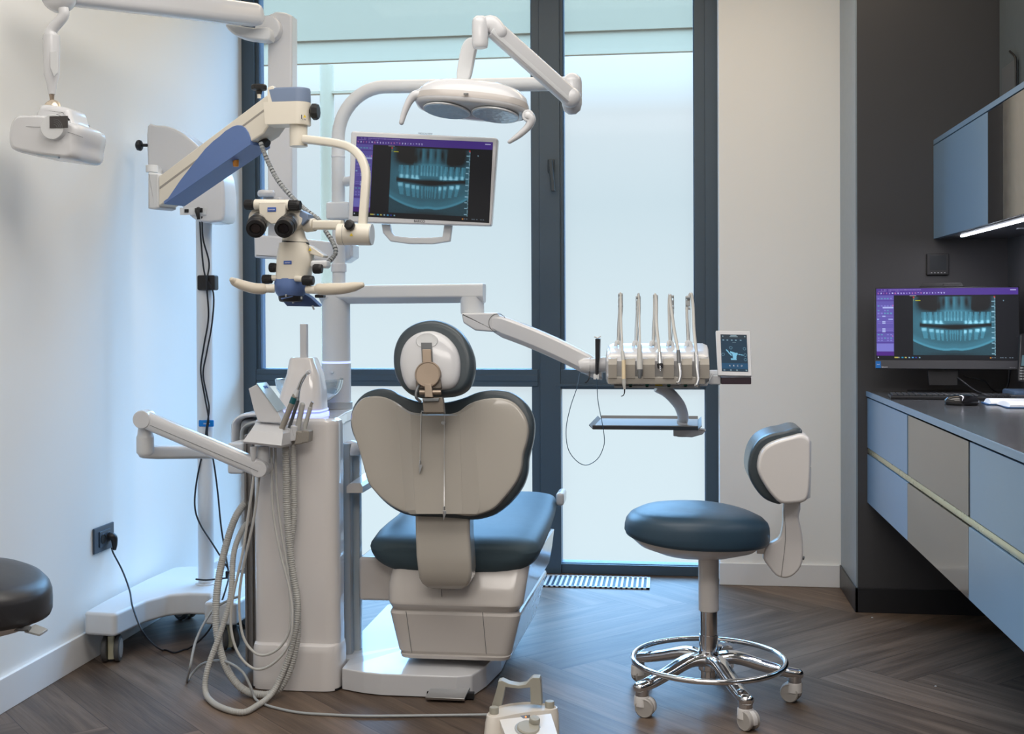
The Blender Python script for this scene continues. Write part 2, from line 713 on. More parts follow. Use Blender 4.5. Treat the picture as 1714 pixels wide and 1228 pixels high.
floor_mesh()
struct(G().box((XL - .15, -1.6, 0), (XL, YW + .1, ZC)), 'wall_left', M_wall)
struct(G().box((XL, -1.75, 0), (XR + .15, -1.6, ZC)), 'wall_back', M_wall)
struct(G().box((XR, -1.6, 0), (XR + .15, YD, ZC)), 'wall_right', M_dark)
struct(G().box((0.219, YR, 0), (XP, YR + .3, ZC), 0.002), 'wall_window_side', M_wall)
struct(G().box((XP, YD, 0), (XR + .15, YR + .3, ZC), 0.002), 'wall_dark_panel', M_dark)
struct(G().box((XL - .15, -1.75, ZC), (XR + .15, YR + .36, ZC + .1)), 'ceiling', M_ceil)
struct(G().box((XP - .006, YD, 0.097), (XP, YR, ZC)), 'trim_pillar_side', mat('blue_grey_side_panel', (0.22, 0.27, 0.31), 0.30, spec=0.7))
# skirtings
struct(G().box((XL, -1.6, 0), (XL + .014, YW - .03, 0.105), 0.003), 'baseboard_left', M_base)
struct(G().box((0.216, YR - .014, 0), (XP - .012, YR, 0.097), 0.003), 'baseboard_window_side', M_base)
struct(G().box((XP - .012, YD - .012, 0), (XR, YD, 0.097), 0.002).box((XP - .012, YD - .012, 0), (XP, YR, 0.097), 0.002), 'baseboard_dark', mat('black_skirting', (0.022, 0.023, 0.027), 0.35))

# window: outer frame, posts and rail around four frosted panes
y0, y1 = YW - .03, YW + .06
fx = [(-1.985, -1.935), (-0.627, -0.478), (0.12, 0.219)]
g = G()
g.box((XL, y0, 0.0), (-1.948, y1, ZC), 0.002)
g.box((-1.952, y0 + .02, 0.0), (-1.932, y1, ZC), 0.002)
g.box((-0.627, y0 + .012, 0), (-0.590, y1, ZC), 0.002)
g.box((-0.590, y0, 0), (-0.495, y1, ZC), 0.003)
g.box((-0.497, y0 + .012, 0.85), (-0.482, y1, ZC), 0.001)
g.box((0.116, y0 + .01, 0.92), (0.165, y1, ZC), 0.002)
g.box((0.163, y0, 0), (0.222, y1, ZC), 0.003)
g.box((XL, y0 + .012, 0.0), (0.2, y1, 0.045), 0.003)
g.box((XL, y0 + .006, 0.862), (-0.600, y1, 0.94), 0.003)
g.box((XL, y0 + .003, 0.885), (-0.600, y1, 0.915), 0.003)
g.box((-0.52, y0 + .006, 0.853), (0.165, y1, 0.94), 0.003)
g.box((-0.52, y0 - .002, 0.862), (0.165, y1, 0.874), 0.001)
g.box((XL, y0, ZC - .07), (0.2, y1, ZC), 0.003)
struct(g, 'window_frame', M_frame)
g = G()
for a, b, c, d in ((-1.936, -0.625, 0.936, ZC - .07), (-0.484, 0.118, 0.936, ZC - .07), (-1.936, -0.625, 0.042, 0.865), (-0.543, 0.166, 0.042, 0.855)):
    t = 0.006
    g.box((a, y0 + .025, c), (a + t, y1, d)).box((b - t, y0 + .025, c), (b, y1, d))
    g.box((a, y0 + .025, c), (b, y1, c + t)).box((a, y0 + .025, d - t), (b, y1, d))
struct(g, 'trim_window_gasket', M_gasket)


def frosted():
    m = bpy.data.materials.new('frosted_glass')
    m.use_nodes = True
    nt = m.node_tree
    nt.nodes.clear()
    N, L = nt.nodes, nt.links
    o = N.new('ShaderNodeOutputMaterial')
    tr = N.new('ShaderNodeBsdfTransparent')
    tr.inputs[0].default_value = (0.97, 0.985, 0.98, 1)
    tl = N.new('ShaderNodeBsdfTranslucent')
    tl.inputs[0].default_value = (0.30, 0.22, 0.14, 1)
    mx = N.new('ShaderNodeMixShader')
    nz = N.new('ShaderNodeTexNoise')
    nz.inputs['Scale'].default_value = 2.0
    mr = N.new('ShaderNodeMapRange')
    mr.inputs['To Min'].default_value = 0.09
    mr.inputs['To Max'].default_value = 0.11
    L.new(nz.outputs[0], mr.inputs[0])
    L.new(mr.outputs[0], mx.inputs[0])
    L.new(tr.outputs[0], mx.inputs[1])
    L.new(tl.outputs[0], mx.inputs[2])
    gl = N.new('ShaderNodeBsdfGlossy')
    gl.inputs['Roughness'].default_value = 0.05
    fr = N.new('ShaderNodeFresnel')
    fr.inputs[0].default_value = 1.1
    mx2 = N.new('ShaderNodeMixShader')
    L.new(fr.outputs[0], mx2.inputs[0])
    L.new(mx.outputs[0], mx2.inputs[1])
    L.new(gl.outputs[0], mx2.inputs[2])
    L.new(mx2.outputs[0], o.inputs[0])
    return m


M_frost = frosted()
yg = YW + 0.012
for i, (a, b, c, d) in enumerate(((-1.934, -0.627, 0.938, ZC - .07), (-0.483, 0.117, 0.938, ZC - .07), (-1.934, -0.627, 0.045, 0.863), (-0.542, 0.165, 0.045, 0.853))):
    struct(G().box((a, yg, c), (b, yg + .008, d)), 'window_%d' % (i + 1), M_frost)

# window handle
M_hand = mat('dark_handle', (0.018, 0.03, 0.04), 0.35)
h = thing('window_handle', 'dark lever handle on the middle post of the window', 'handle', (-0.535, y0, 1.83))
G().box((-0.550, y0 - .012, 1.845), (-0.520, y0 - .0005, 1.905), 0.003).build('rosette', M_hand, h)
G().tube([(-0.535, y0 - .010, 1.885), (-0.535, y0 - .040, 1.883)], 0.009).tube([(-0.535, y0 - .040, 1.898), (-0.522, y0 - .045, 1.755)], 0.0095, wh=(1.0, .8), e=.5, up=(0, 1, 0)).build('lever', M_hand, h)

# outdoors, beyond the frosted glass
G().box((-6, 7.42, 2.80), (4, 7.46, 2.95), 0.004).build('exterior_eave_board', mat('pale_green_board', (0.27, 0.185, 0.11), 0.8), kind='structure')
G().box((-6, 7.40, 2.94), (4, 7.46, 3.6), 0.004).build('exterior_eave', mat('pale_green_eave', (0.22, 0.145, 0.082), 0.8), kind='structure')
M_pole = mat('weathered_pole', (0.30, 0.20, 0.115), 0.7)
po = thing('street_pole', 'hazy grey utility pole beyond the frosted glass', 'pole', (-2.62, 9.0, -2))
G().cyl((-2.62, 9.0, -2), (-2.62, 9.0, 3.12), 0.055).build('pole_shaft', M_pole, po)
G().box((-2.85, 8.97, 2.9), (-2.35, 9.03, 2.92)).build('cross_bar', M_pole, po)

# heating grille let into the floor
gr = thing('floor_grille', 'white slatted convector grille set in the floor below the window', 'vent', (-0.8, 5.3, 0))
gx0, gx1, gy0, gy1 = -0.80, -0.088, 5.20, 5.42
G().box((gx0, gy0, 0.0005), (gx1, gy1, 0.0015)).build('recess', mat('dark_recess', (0.01, 0.03, 0.06), 0.6), gr)
g = G()
g.box((gx0, gy0, 0.0005), (gx1, gy0 + .006, 0.007)).box((gx0, gy1 - .006, 0.0005), (gx1, gy1, 0.007)).box((gx1 - .006, gy0, 0.0005), (gx1, gy1, 0.007))
x = gx0
while x < gx1:
    g.box((x, gy0, 0.001), (x + .010, gy1, 0.007))
    x += 0.0225
g.build('slats', M_white2, gr)
# small scraps of white grit lying on the boards
for p in ((1460, 1034), (1566, 1149)):
    q = PZ(*p)
    o = G().ball(q + Vector((0, 0, .002)), 0.004, (1, .7, .5), n=8).build('plaster_crumb', M_white2)
    tag(o, 'white plaster crumb on the floor by the dark skirting' if p[0] == 1460 else 'white plaster crumb on the floor below the drawer fronts', 'crumb')
# ================================================================ cabinets and desk along the dark wall
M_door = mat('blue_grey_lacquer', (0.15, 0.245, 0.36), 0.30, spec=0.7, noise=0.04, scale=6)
M_mirror = mat('bronze_glass_front', (0.29, 0.27, 0.235), 0.10, metal=0.75)
M_gap = mat('shadow_gap', (0.02, 0.022, 0.025), 0.5)
M_brass = mat('champagne_profile', (0.62, 0.56, 0.36), 0.28, metal=0.9)
M_stone = mat('dark_stone_top', (0.075, 0.076, 0.08), 0.18, spec=0.6, noise=0.15, scale=9)
XB = XR - 0.002
ybs = [4.903, 4.092, 3.275, 2.45, 1.62]
zt, zg1, zg0, zb = 0.860, 0.655, 0.636, 0.440
names = ['grey-blue pair of drawers hung next to the dark panel wall', 'bronze glass drawers between two grey-blue drawer pairs under the worktop',
         'large grey-blue drawer pair nearest the camera under the worktop', 'bronze glass drawer pair past the grey-blue ones, out of sight']
for i in range(3):
    ya, yb_ = ybs[i], ybs[i + 1]
    m = M_mirror if i == 1 else M_door
    c = thing('drawer_cabinet', names[i], 'drawer cabinet', (1.05, (ya + yb_) / 2, zb), group=None)
    G().box((XF + .022, yb_ + .001, zb), (XB, ya - .001, zt)).build('body', M_gap, c)
    G().box((XF, yb_ + .003, zg1 + .004), (XF + .02, ya - .003 - (0.012 if i else 0), zt - .003), 0.0012).build('drawer_front', m, c)
    G().box((XF, yb_ + .0015, zb), (XF + .02, ya - .0015, zg0 - .004), 0.0012).build('drawer_front', m, c)
    G().tube([(XF + .012, yb_ + .0005, (zg0 + zg1) / 2), (XF + .012, ya - .0005, (zg0 + zg1) / 2)], 1, n=12, wh=(.010, .0125), e=.7, up=(0, 0, 1)).build('grip_profile', M_brass, c, label='champagne metal grip channel')
t = thing('worktop', 'x', 'worktop', (1.05, 3.3, .863))
G().box((XF + .001, 1.62, .863), (XB, 4.905, .884), 0.0008).build('slab', M_stone, t)
G().box((XF - .004, 1.62, .8632), (XF + .0008, 4.905, .8835), 0.0008).build('blue_lit_edge', M_door, t, label='front edge with blue daylight in its colour')  # blue daylight on the stone edge coloured in as a separate strip
tag(t, 'long dark polished stone worktop carrying the desktop computer', 'worktop')

# wall cupboard
uz0, uz1 = 1.486, 1.876
c = thing('wall_cupboard', 'blue-grey wall cupboard with bronze glass door above the desktop computer', 'cupboard', (1.2, 3.6, uz0))
G().box((XU + .022, 2.4, uz0 + .005), (XB, 4.905, uz1 - .02)).build('body', M_gap, c)
G().box((XU, 2.4, uz1 - .019), (XB, 4.905, uz1), 0.001).build('top_panel', M_door, c)
G().box((XU, 4.098, uz0), (XU + .02, 4.905, uz1 - .023), 0.001).build('door', M_door, c, label='grey-blue lacquered door')
G().box((XU + .001, 3.915, uz0), (XU + .02, 4.095, uz1 - .023), 0.001).build('door', M_blackg, c, label='narrow black glass door')
G().box((XU, 2.4, uz0), (XU + .02, 3.912, uz1 - .023), 0.001).build('door', M_mirror, c, label='bronze glass door')
G().box((XU + .02, 2.4, uz0 - .001), (XB, 4.905, uz0 + .006)).build('bottom_panel', mat('dark_underside', (0.10, 0.10, 0.11), 0.35), c)
G().box((XU + .055, 2.45, uz0 - .006), (XU + .064, 4.70, uz0 - .0012)).build('light_strip', M_led, c, label='lit white strip under the cupboard')
area('cupboard_strip_lamp', (XU + .06, 3.58, uz0 - .012), (0, 0, 0), .012, 2.2, 5.0, (.92, .90, 1.0))
for y_ in (4.32, 4.17, 4.02):
    G().cyl((1.22, y_, uz0 - .004), (1.22, y_, uz0 - .001), 0.03).build('spotlight', M_greyd, c)
# dark folding door stacked against the wall above the cupboard
d = thing('tall_wall_unit', 'dark tall unit with curved edge standing above the wall cupboard', 'unit', (1.28, 4.5, uz1))
G().box((XB - .035, 2.4, uz1 + .002), (XB, 4.895, ZC - .05), 0.01).build('body', mat('charcoal_lacquer', (0.10, 0.12, 0.13), 0.35), d)
G().box((XB - .05, 4.62, uz1 + .002), (XB - .036, 4.80, 2.13), 0.006).build('front_panel', M_greyd, d)
G().tube([(XB - .052, 4.60, uz1 + .002), (XB - .052, 4.60, 2.10), (XB - .052, 4.62, 2.14), (XB - .052, 4.68, 2.17)], 0.004, k=4).build('edge_seal', M_black, d)

# thermostat
th = thing('thermostat', 'square black touch thermostat on the dark wall above the desktop computer', 'thermostat', (1.05, YD - .01, 1.385))
G().box((1.010, YD - .016, 1.343), (1.094, YD - .0005, 1.427), 0.003).build('housing', M_black, th)
G().box((1.020, YD - .0175, 1.362), (1.084, YD - .0158, 1.421), 0.0005).build('display', mat('display_glass', (0.03, 0.035, 0.04), 0.12, coat=1), th)
g = G()
for k in range(5):
    g.box((1.025 + k * .0125, YD - .0172, 1.350), (1.030 + k * .0125, YD - .0158, 1.354))
g.build('touch_keys', M_grey, th)

# ---------------------------------------------------------------- what the screens show
SW, SH = 300, 186


def screen_rgb():
    u = np.linspace(0, 1, SW)[None, :].repeat(SH, 0)
    v = np.linspace(0, 1, SH)[:, None].repeat(SW, 1)
    rgb = np.zeros((SH, SW, 3)) + np.array([0.009, 0.010, 0.013])

    def fill(x0, x1, y0, y1, c):
        m_ = (u >= x0) & (u <= x1) & (v >= y0) & (v <= y1)
        rgb[m_] = c
    pur, pan, panl = (0.075, 0.035, 0.27), (0.125, 0.10, 0.42), (0.20, 0.19, 0.60)
    fill(0, 1, 0, 0.092, pur)
    fill(0, 0.125, 0.092, 0.945, pan)
    fill(0.003, 0.122, 0.775, 0.885, panl)
    fill(0, 0.125, 0.885, 0.945, (0.075, 0.02, 0.22))
    fill(0, 0.125, 0.165, 0.175, pur)
    fill(0, 0.125, 0.755, 0.765, pur)
    fill(0, 0.125, 0.615, 0.625, pur)
    rr = np.random.RandomState(4)
    for k in range(30):      # title and menu text
        x = 0.015 + k * 0.0103
        if rr.rand() < .8:
            fill(x, x + .007, 0.014, 0.022, (.30, .24, .6))
        if k < 16 and rr.rand() < .75:
            fill(x, x + .007, 0.034, 0.042, (.32, .26, .62))
    for k in range(24):
        x = 0.01 + k * 0.0205
        c = [(.5, .45, .85), (.3, .25, .65), (.6, .6, .95), (.45, .15, .4)][rr.randint(4)]
        fill(x, x + .008, 0.058, 0.062 + rr.rand() * .02, c)
        fill(x + .002, x + .004, 0.056, 0.078, c)
    fill(0.945, 0.985, 0.022, 0.034, (.6, .6, .9))
    fill(0.24, 0.285, 0.098, 0.104, (.5, .5, .55))
    for y in (0.13, 0.235, 0.30, 0.34, 0.64, 0.69, 0.72):
        for k in range(5):
            if rr.rand() < .8:
                x = 0.01 + k * .022
                fill(x, x + .013, y, y + .018, (.22, .2, .62) if rr.rand() < .6 else (.12, .3, .5))
    fill(0.045, 0.122, 0.258, 0.276, (.42, .48, .85))
    for y in (0.382, 0.458, 0.48, 0.56, 0.58, 0.60):
        fill(0.042, 0.064, y, y + .014, (.42, .48, .85))
        fill(0.07, 0.118, y + .006, y + .010, (.25, .2, .6))
        fill(0.01, 0.035, y + .006, y + .010, (.25, .2, .6))
    fill(0.006, 0.02, 0.427, 0.440, (.3, .45, .8))
    fill(0.085, 0.12, 0.427, 0.440, (.35, .4, .8))
    fill(0.115, 0.122, 0.232, 0.25, (.6, .2, .45))
    fill(0.112, 0.12, 0.66, 0.675, (.6, .2, .45))
    # taskbar
    fill(0.008, 0.016, 0.958, 0.975, (.6, .65, .8))
    for k, c in enumerate([(.5, .45, .1), (.2, .25, .3), (.02, .3, .5), (.5, .45, .15), (.3, .5, .6), (.05, .3, .6), (.03, .05, .3), (.2, .4, .5)]):
        x = 0.13 + k * .0245
        fill(x, x + (.03 if k == 0 else .012), 0.958, 0.976, c)
    fill(0.80, 0.81, 0.958, 0.974, (.6, .25, .05))
    for x in (0.815, .83, .87, .885, .905, .935, .95):
        fill(x, x + .011, 0.96, 0.971, (.15, .2, .25))
    fill(0.895, 0.90, 0.172, 0.186, (.25, .4, .5))
    # ---- the radiograph
    x0, x1, y0, y1 = 0.262, 0.842, 0.118, 0.930
    m_ = (u >= x0) & (u <= x1) & (v >= y0) & (v <= y1)
    a = (u - x0) / (x1 - x0)
    b = (v - y0) / (y1 - y0)

    def gs(cx, cy, sx, sy, p=2.0):
        return np.exp(-(np.abs((a - cx) / sx) ** p + np.abs((b - cy) / sy) ** p))
    X = 0.38 + 0.0 * a
    X += 0.16 * gs(0.5, 0.45, 0.5, 0.25)
    X -= 0.62 * gs(0.19, 0.08, 0.135, 0.175, 2.8)
    X -= 0.62 * gs(0.83, 0.08, 0.125, 0.19, 2.8)
    X -= 0.36 * gs(0.27, 0.18, 0.07, 0.08)
    X -= 0.30 * gs(0.75, 0.18, 0.07, 0.08)
    for cx in (0.36, 0.45, 0.55, 0.63):
        X -= 0.33 * gs(cx + .02, 0.09, 0.022, 0.10)
    for cx in (0.405, 0.50, 0.585):
        X += 0.22 * gs(cx, 0.09, 0.018, 0.13)
    X += 0.22 * gs(0.30, 0.16, 0.012, 0.10)
    X += 0.22 * gs(0.70, 0.16, 0.012, 0.10)
    X += 0.15 * gs(0.5, 0.245, 0.30, 0.018)
    # dark gap of the bite
    gap = 0.485 + 0.035 * np.sin(np.clip((a - .1) / .8, 0, 1) * math.pi)
    X -= 0.44 * np.exp(-((b - gap) / 0.036) ** 2) * (a > .08) * (a < .95)
    X -= 0.34 * gs(0.52, 0.525, 0.15, 0.055)
    # teeth
    up = [(.145, .042), (.215, .040), (.285, .030), (.34, .030), (.395, .022), (.435, .018), (.47, .020), (.51, .020), (.548, .018), (.59, .022), (.645, .026), (.70, .026), (.765, .036), (.84, .036), (.91, .034)]
    for i_, (cx, w) in enumerate(up):
        top, bot = 0.27 - .01 * math.sin(cx * 3), 0.455 + .015 * math.sin(cx * math.pi) - (.05 if .38 < cx < .62 else 0)
        cr_ = 0.5 * (bot - top)
        m2 = 1 / (1 + np.exp(-(w * .74 - np.abs(a - cx - (b - .4) * (cx - .5) * -.25) + (b - top) * .03) / .0045))
        m2 = m2 * (b > top) * (b < bot)
        X = np.where(m2 > .5, X * .35 + .50 + .10 * np.cos((a - cx) / w * 5), X * (1 - .12 * m2))
        X += 0.34 * gs(cx, bot - .028, w * .75, .030, 4) * (0.25 if .38 < cx < .62 else 1)
    lo = [(.135, .046), (.225, .042), (.30, .034), (.355, .030), (.41, .020), (.455, .016), (.485, .016), (.515, .016), (.545, .016), (.585, .020), (.64, .026), (.70, .030), (.78, .040), (.86, .036)]
    for i_, (cx, w) in enumerate(lo):
        top = 0.525 + .055 * math.sin(np.clip((cx - .1) / .8, 0, 1) * math.pi)
        bot = top + .185
        lean = (cx - .5) * -.35
        m2 = 1 / (1 + np.exp(-(w * .76 - np.abs(a - cx - (b - top) * lean) - (b - top) * .055) / .0045))
        m2 = m2 * (b > top) * (b < bot)
        X = np.where(m2 > .5, X * .35 + .50, X * (1 - .10 * m2))
        X += 0.30 * gs(cx, top + .03, w * .7, .030, 4) * (0.1 if .4 < cx < .6 else 1)
    for cx, cy, sx, sy in ((.68, .38, .006, .09), (.70, .455, .035, .014), (.80, .455, .05, .016), (.63, .60, .012, .04), (.80, .58, .025, .03), (.86, .58, .02, .03), (.30, .46, .03, .012), (.36, .46, .03, .012)):
        X += .30 * gs(cx, cy, sx, sy)
    # jaw bone
    jaw = 0.72 + 0.20 * np.sin(np.clip((a + .02) / 1.02, 0, 1) * math.pi) ** 0.8 - .02 * np.exp(-((a - .5) / .07) ** 2)
    X += 0.30 * np.exp(-((b - jaw) / 0.022) ** 2)
    X += 0.12 * np.exp(-((b - jaw + .05) / 0.05) ** 2)
    X = np.where(b > jaw + .02, np.minimum(X, .27) * .95, X)
    X -= 0.12 * gs(0.5, 1.0, .28, .04)
    X += 0.05 * rr.randn(SH, SW) * .25
    X = np.clip(X, 0.02, 1.1)[..., None]
    col = np.array([0.10, 0.46, 0.66]) * X ** 1.5 + np.array([0.45, 0.50, 0.45]) * np.clip(X - .72, 0, 1) * 1.1 + 0.012
    rgb[m_] = col[m_]
    tk = m_ & (a > .955) & (a < .985) & ((b * 11.2) % 1 > .84) & (b > .08)
    rgb[tk] = (.3, .55, .7)
    tk = m_ & (a > .985) & ((b * 56) % 1 > .5)
    rgb[tk] = (.25, .45, .55)
    fill(x0, x0 + .010, y0, y0 + .018, (.5, .05, .05))
    fill(x1 - .010, x1, y0, y0 + .018, (.5, .05, .05))
    fill(x0 + .004, x0 + .008, y0 + .030, y0 + .058, (.3, .4, .05))
    fill(x0 + .018, x0 + .055, y0 + .045, y0 + .060, (.45, .45, .02))
    return rgb


_rgb = screen_rgb()


def grid_screen(name, rgb, p00, px, pz, strength, parent, thick=0.0012, dim=1.0):
    """lit display: p00 top left corner, px/pz vectors across and down"""
    H, W_ = rgb.shape[:2]
    p00, px, pz = Vector(p00), Vector(px), Vector(pz)
    nrm = px.cross(pz).normalized()           # pointing away from viewer when px right, pz down
    nrm = nrm if nrm.y > 0 else -nrm
    root = parent
    while root.parent is not None:
        root = root.parent
    Mi = ROOTM[root.name].inverted()
    vs = np.empty((H * W_, 3))
    A, B, C_ = np.array(p00), np.array(px), np.array(pz)
    uu, vv = np.meshgrid(np.linspace(0, 1, W_), np.linspace(0, 1, H))
    vs = A + uu.reshape(-1, 1) * B + vv.reshape(-1, 1) * C_
    back = [p00, p00 + px, p00 + px + pz, p00 + pz]
    vs = np.vstack([vs, np.array([np.array(b_ + nrm * thick) for b_ in back])])
    M3 = np.array(Mi)
    vs = vs @ M3[:3, :3].T + M3[:3, 3]
    i = np.arange(H * W_).reshape(H, W_)
    q = np.stack([i[:-1, :-1], i[1:, :-1], i[1:, 1:], i[:-1, 1:]], -1).reshape(-1, 4)
    n0 = H * W_
    faces = q.tolist()
    faces += [[n0, n0 + 1, n0 + 2, n0 + 3]]
    faces += [list(i[0, :]) + [n0 + 1, n0], list(i[-1, ::-1]) + [n0 + 3, n0 + 2], list(i[::-1, 0]) + [n0, n0 + 3], list(i[:, -1]) + [n0 + 2, n0 + 1]]
    me = bpy.data.meshes.new(name)
    me.from_pydata(vs.tolist(), [], faces)
    at = me.color_attributes.new('picture', 'FLOAT_COLOR', 'POINT')
    c = np.ones((len(vs), 4))
    c[:n0, :3] = rgb.reshape(-1, 3) * dim
    c[n0:, :3] = 0
    at.data.foreach_set('color', c.astype(np.float32).ravel())
    me.update()
    m = bpy.data.materials.new(name + '_display')
    m.use_nodes = True
    nt = m.node_tree
    b = nt.nodes['Principled BSDF']
    va = nt.nodes.new('ShaderNodeVertexColor')
    va.layer_name = 'picture'
    b.inputs['Base Color'].default_value = (0.005, 0.005, 0.006, 1)
    b.inputs['Roughness'].default_value = 0.5
    b.inputs['Specular IOR Level'].default_value = 0.2
    nt.links.new(va.outputs[0], b.inputs['Emission Color'])
    b.inputs['Emission Strength'].default_value = strength
    me.materials.append(m)
    o = bpy.data.objects.new(name, me)
    COL.objects.link(o)
    o.parent = parent
    return o


# ---------------------------------------------------------------- desktop computer
ya = 4.70
A_, B_, D_ = P(1464, 481, ya), P(1707, 478, ya), P(1457, 622, ya)
# the panel is turned a little: far side on the left
tl = P(1464.5, 481, 4.735)
tr = P(1706.5, 478.5, 4.675)
bl = P(1457, 621, 4.70)
rx = (tr - tl)
rx.z = 0.0
wd = rx.length
rx.normalize()
dz = Vector((-0.02, -0.06, -1)).normalized()
dz = (dz - rx * dz.dot(rx)).normalized()
bk = rx.cross(-dz)
bk = bk if bk.y > 0 else -bk
ht = 0.312
Mc = Matrix((rx, bk, -dz)).transposed().to_4x4()
Mc.translation = tl
pc = thing('desktop_computer', 'black all-in-one computer showing a dental radiograph on the stone worktop', 'computer', (tl.x + .26, 4.72, .884))
G().box((0, 0, -ht), (wd, .030, 0), 0.004, M=Mc).build('housing', M_black, pc)
G().box((0.002, -.002, -ht + .0015), (wd - .002, .004, -ht + .033), 0.001, M=Mc).build('chin_bar', mat('graphite_plastic', (0.06, 0.062, 0.07), 0.4), pc)


def L2W(M, x, y, z):
    return M @ Vector((x, y, z))


s0 = L2W(Mc, .005, -.0012, -.005)
scr = grid_screen('screen', _rgb, s0, rx * (wd - .010), dz * (ht - .040), 1.0, pc, dim=1.0)
wc = [L2W(Mc, wd * .31, .004, -.0), L2W(Mc, wd * .63, .004, 0), L2W(Mc, wd * .605, .004, .016), L2W(Mc, wd * .335, .004, .016)]
G().slab(wc, bk * .018, .002).build('webcam', M_black, pc)
G().cyl(L2W(Mc, wd * .48, .0005, .008), L2W(Mc, wd * .48, .0045, .008), .0028).build('webcam_lens', M_lensb, pc)
G().box((.001, -.0035, -ht + .003), (.020, -.0015, -ht + .029), M=Mc).build('sticker', mat('sticker_blue', (0.0, 0.16, 0.55), 0.4), pc, label='bright blue sticker')
text('intel', .006, M_pwhite, pc, L2W(Mc, .0105, -.004, -ht + .017), rx, -dz, 'sticker_lettering')
text('lenovo', .008, M_pwhite, pc, L2W(Mc, .034, -.0025, -ht + .007), rx, -dz, 'brand_lettering')
text('All-in-one', .005, M_grey, pc, L2W(Mc, wd - .028, -.0025, -ht + .008), rx, -dz, 'model_lettering')
st = [L2W(Mc, wd * .36, .03, -ht + .06), L2W(Mc, wd * .60, .03, -ht + .06), L2W(Mc, wd * .58, .03, -ht - .062), L2W(Mc, wd * .38, .03, -ht - .062)]
st = [Vector((p.x, p.y, max(p.z, .889))) for p in st]
G().slab(st, bk * .02, .003).build('stand_neck', M_black, pc)
cen = L2W(Mc, wd * .48, .05, 0)
G().box((cen.x - .11, 4.66, .8845), (cen.x + .11, 4.86, .892), .003).build('stand_foot', M_black, pc)
for pts in ([(1.08, 4.70, .95), (1.14, 4.66, .90), (1.19, 4.66, .889), (1.20, 4.64, .889)], [(1.12, 4.78, .95), (1.19, 4.76, .935), (1.23, 4.80, .90), (1.25, 4.82, .889)], [(1.314, 4.86, 1.15), (1.314, 4.85, 1.0), (1.30, 4.85, .90), (1.26, 4.86, .889)]):
    tag(G().tube(pts, .0035, n=8, k=6).build('computer_cable', M_cable), {0: 'thin black cable looping low behind the computer stand', 1: 'black cable arching from the computer down to the wall corner', 2: 'black cable hanging beside the computer screen edge'}[len([o for o in bpy.data.objects if o.name.startswith('computer_cable')]) - 1], 'cable')

# keyboard
kb = thing('keyboard', 'slim black keyboard on the worktop in front of the computer', 'keyboard', (0.95, 4.42, .884))
ka, kb_ = PZ(1466, 663, .9), PZ(1655, 672, .9)
kdir = Vector((kb_.x - ka.x, kb_.y - ka.y, 0))
kdir = Vector((1, -0.10, 0)).normalized()
kup = Vector((-kdir.y, kdir.x, 0))
Mk = Matrix((kdir, kup, Vector((0, 0, 1)))).transposed().to_4x4()
Mk.translation = Vector((.79, 4.44, .8845))
G().box((0, 0, 0), (.425, .135, .012), .003, M=Mk).build('case', M_black, kb)
g = G()
for r_ in range(6):
    for c_ in range(21):
        if c_ in (15,):
            continue
        g.box((.008 + c_ * .0198, .010 + r_ * .0195, .011), (.008 + c_ * .0198 + .0165, .010 + r_ * .0195 + .016, .0175), .0015, 1, M=Mk)
g.build('keys', mat('black_keycap', (0.03, 0.032, 0.036), 0.35), kb)

# mouse
mz = PZ(1611, 678, .8845)
ms = thing('computer_mouse', 'black wireless mouse on the worktop between keyboard and notebook', 'mouse', (mz.x, mz.y, .8845))
outl = [Vector((mz.x + math.cos(t) * .054 * (1 + .05 * math.cos(2 * t)), mz.y + .012 + math.sin(t) * .032, .8845)) for t in [2 * math.pi * k / 40 for k in range(40)]]
G().dome(outl, (0, 0, 1), [(.90, 0), (.97, .004), (1.0, .010), (.97, .018), (.88, .025), (.7, .031), (.45, .034), (.2, .0352)]).build('shell', M_blackg, ms, 60)
G().cyl((mz.x - .022, mz.y + .008, .914), (mz.x - .022, mz.y + .016, .914), .006).build('scroll_wheel', M_black, ms)

# open notebook and pen
nb = thing('notebook', 'open notebook with blue cover lying on the worktop at the picture edge', 'notebook', (1.08, 4.16, .8845))
n0, n1 = PZ(1640, 676, .887), PZ(1760, 678, .887)
ax_ = Vector((1, -.06, 0)).normalized()
ay_ = Vector((-ax_.y, ax_.x, 0))
Mn = Matrix((ax_, ay_, Vector((0, 0, 1)))).transposed().to_4x4()
Mn.translation = Vector((PZ(1637, 674, .885).x, PZ(1680, 682, .885).y, .8848))
G().box((.035, -.012, 0), (.30, .12, .003), .001, M=Mn).box((0, .12, 0), (.30, .22, .003), .001, M=Mn).build('cover', M_bcover, nb)
g = G()


def page(y0_, y1_, h0, h1, xo, g):
    N_ = 12
    rs = []
    for i_ in range(N_ + 1):
        t_ = i_ / N_
        y_ = y0_ + (y1_ - y0_) * t_
        z_ = h0 + (h1 - h0) * t_ + .010 * math.sin(math.pi * t_) ** .7
        x_ = xo[0] + (xo[1] - xo[0]) * t_
        rs.append([Mn @ Vector((x_, y_, .003)), Mn @ Vector((.30, y_, .003)), Mn @ Vector((.30, y_, z_ + .003)), Mn @ Vector((x_ + .004, y_, z_ + .003))])
    g.rings(rs)


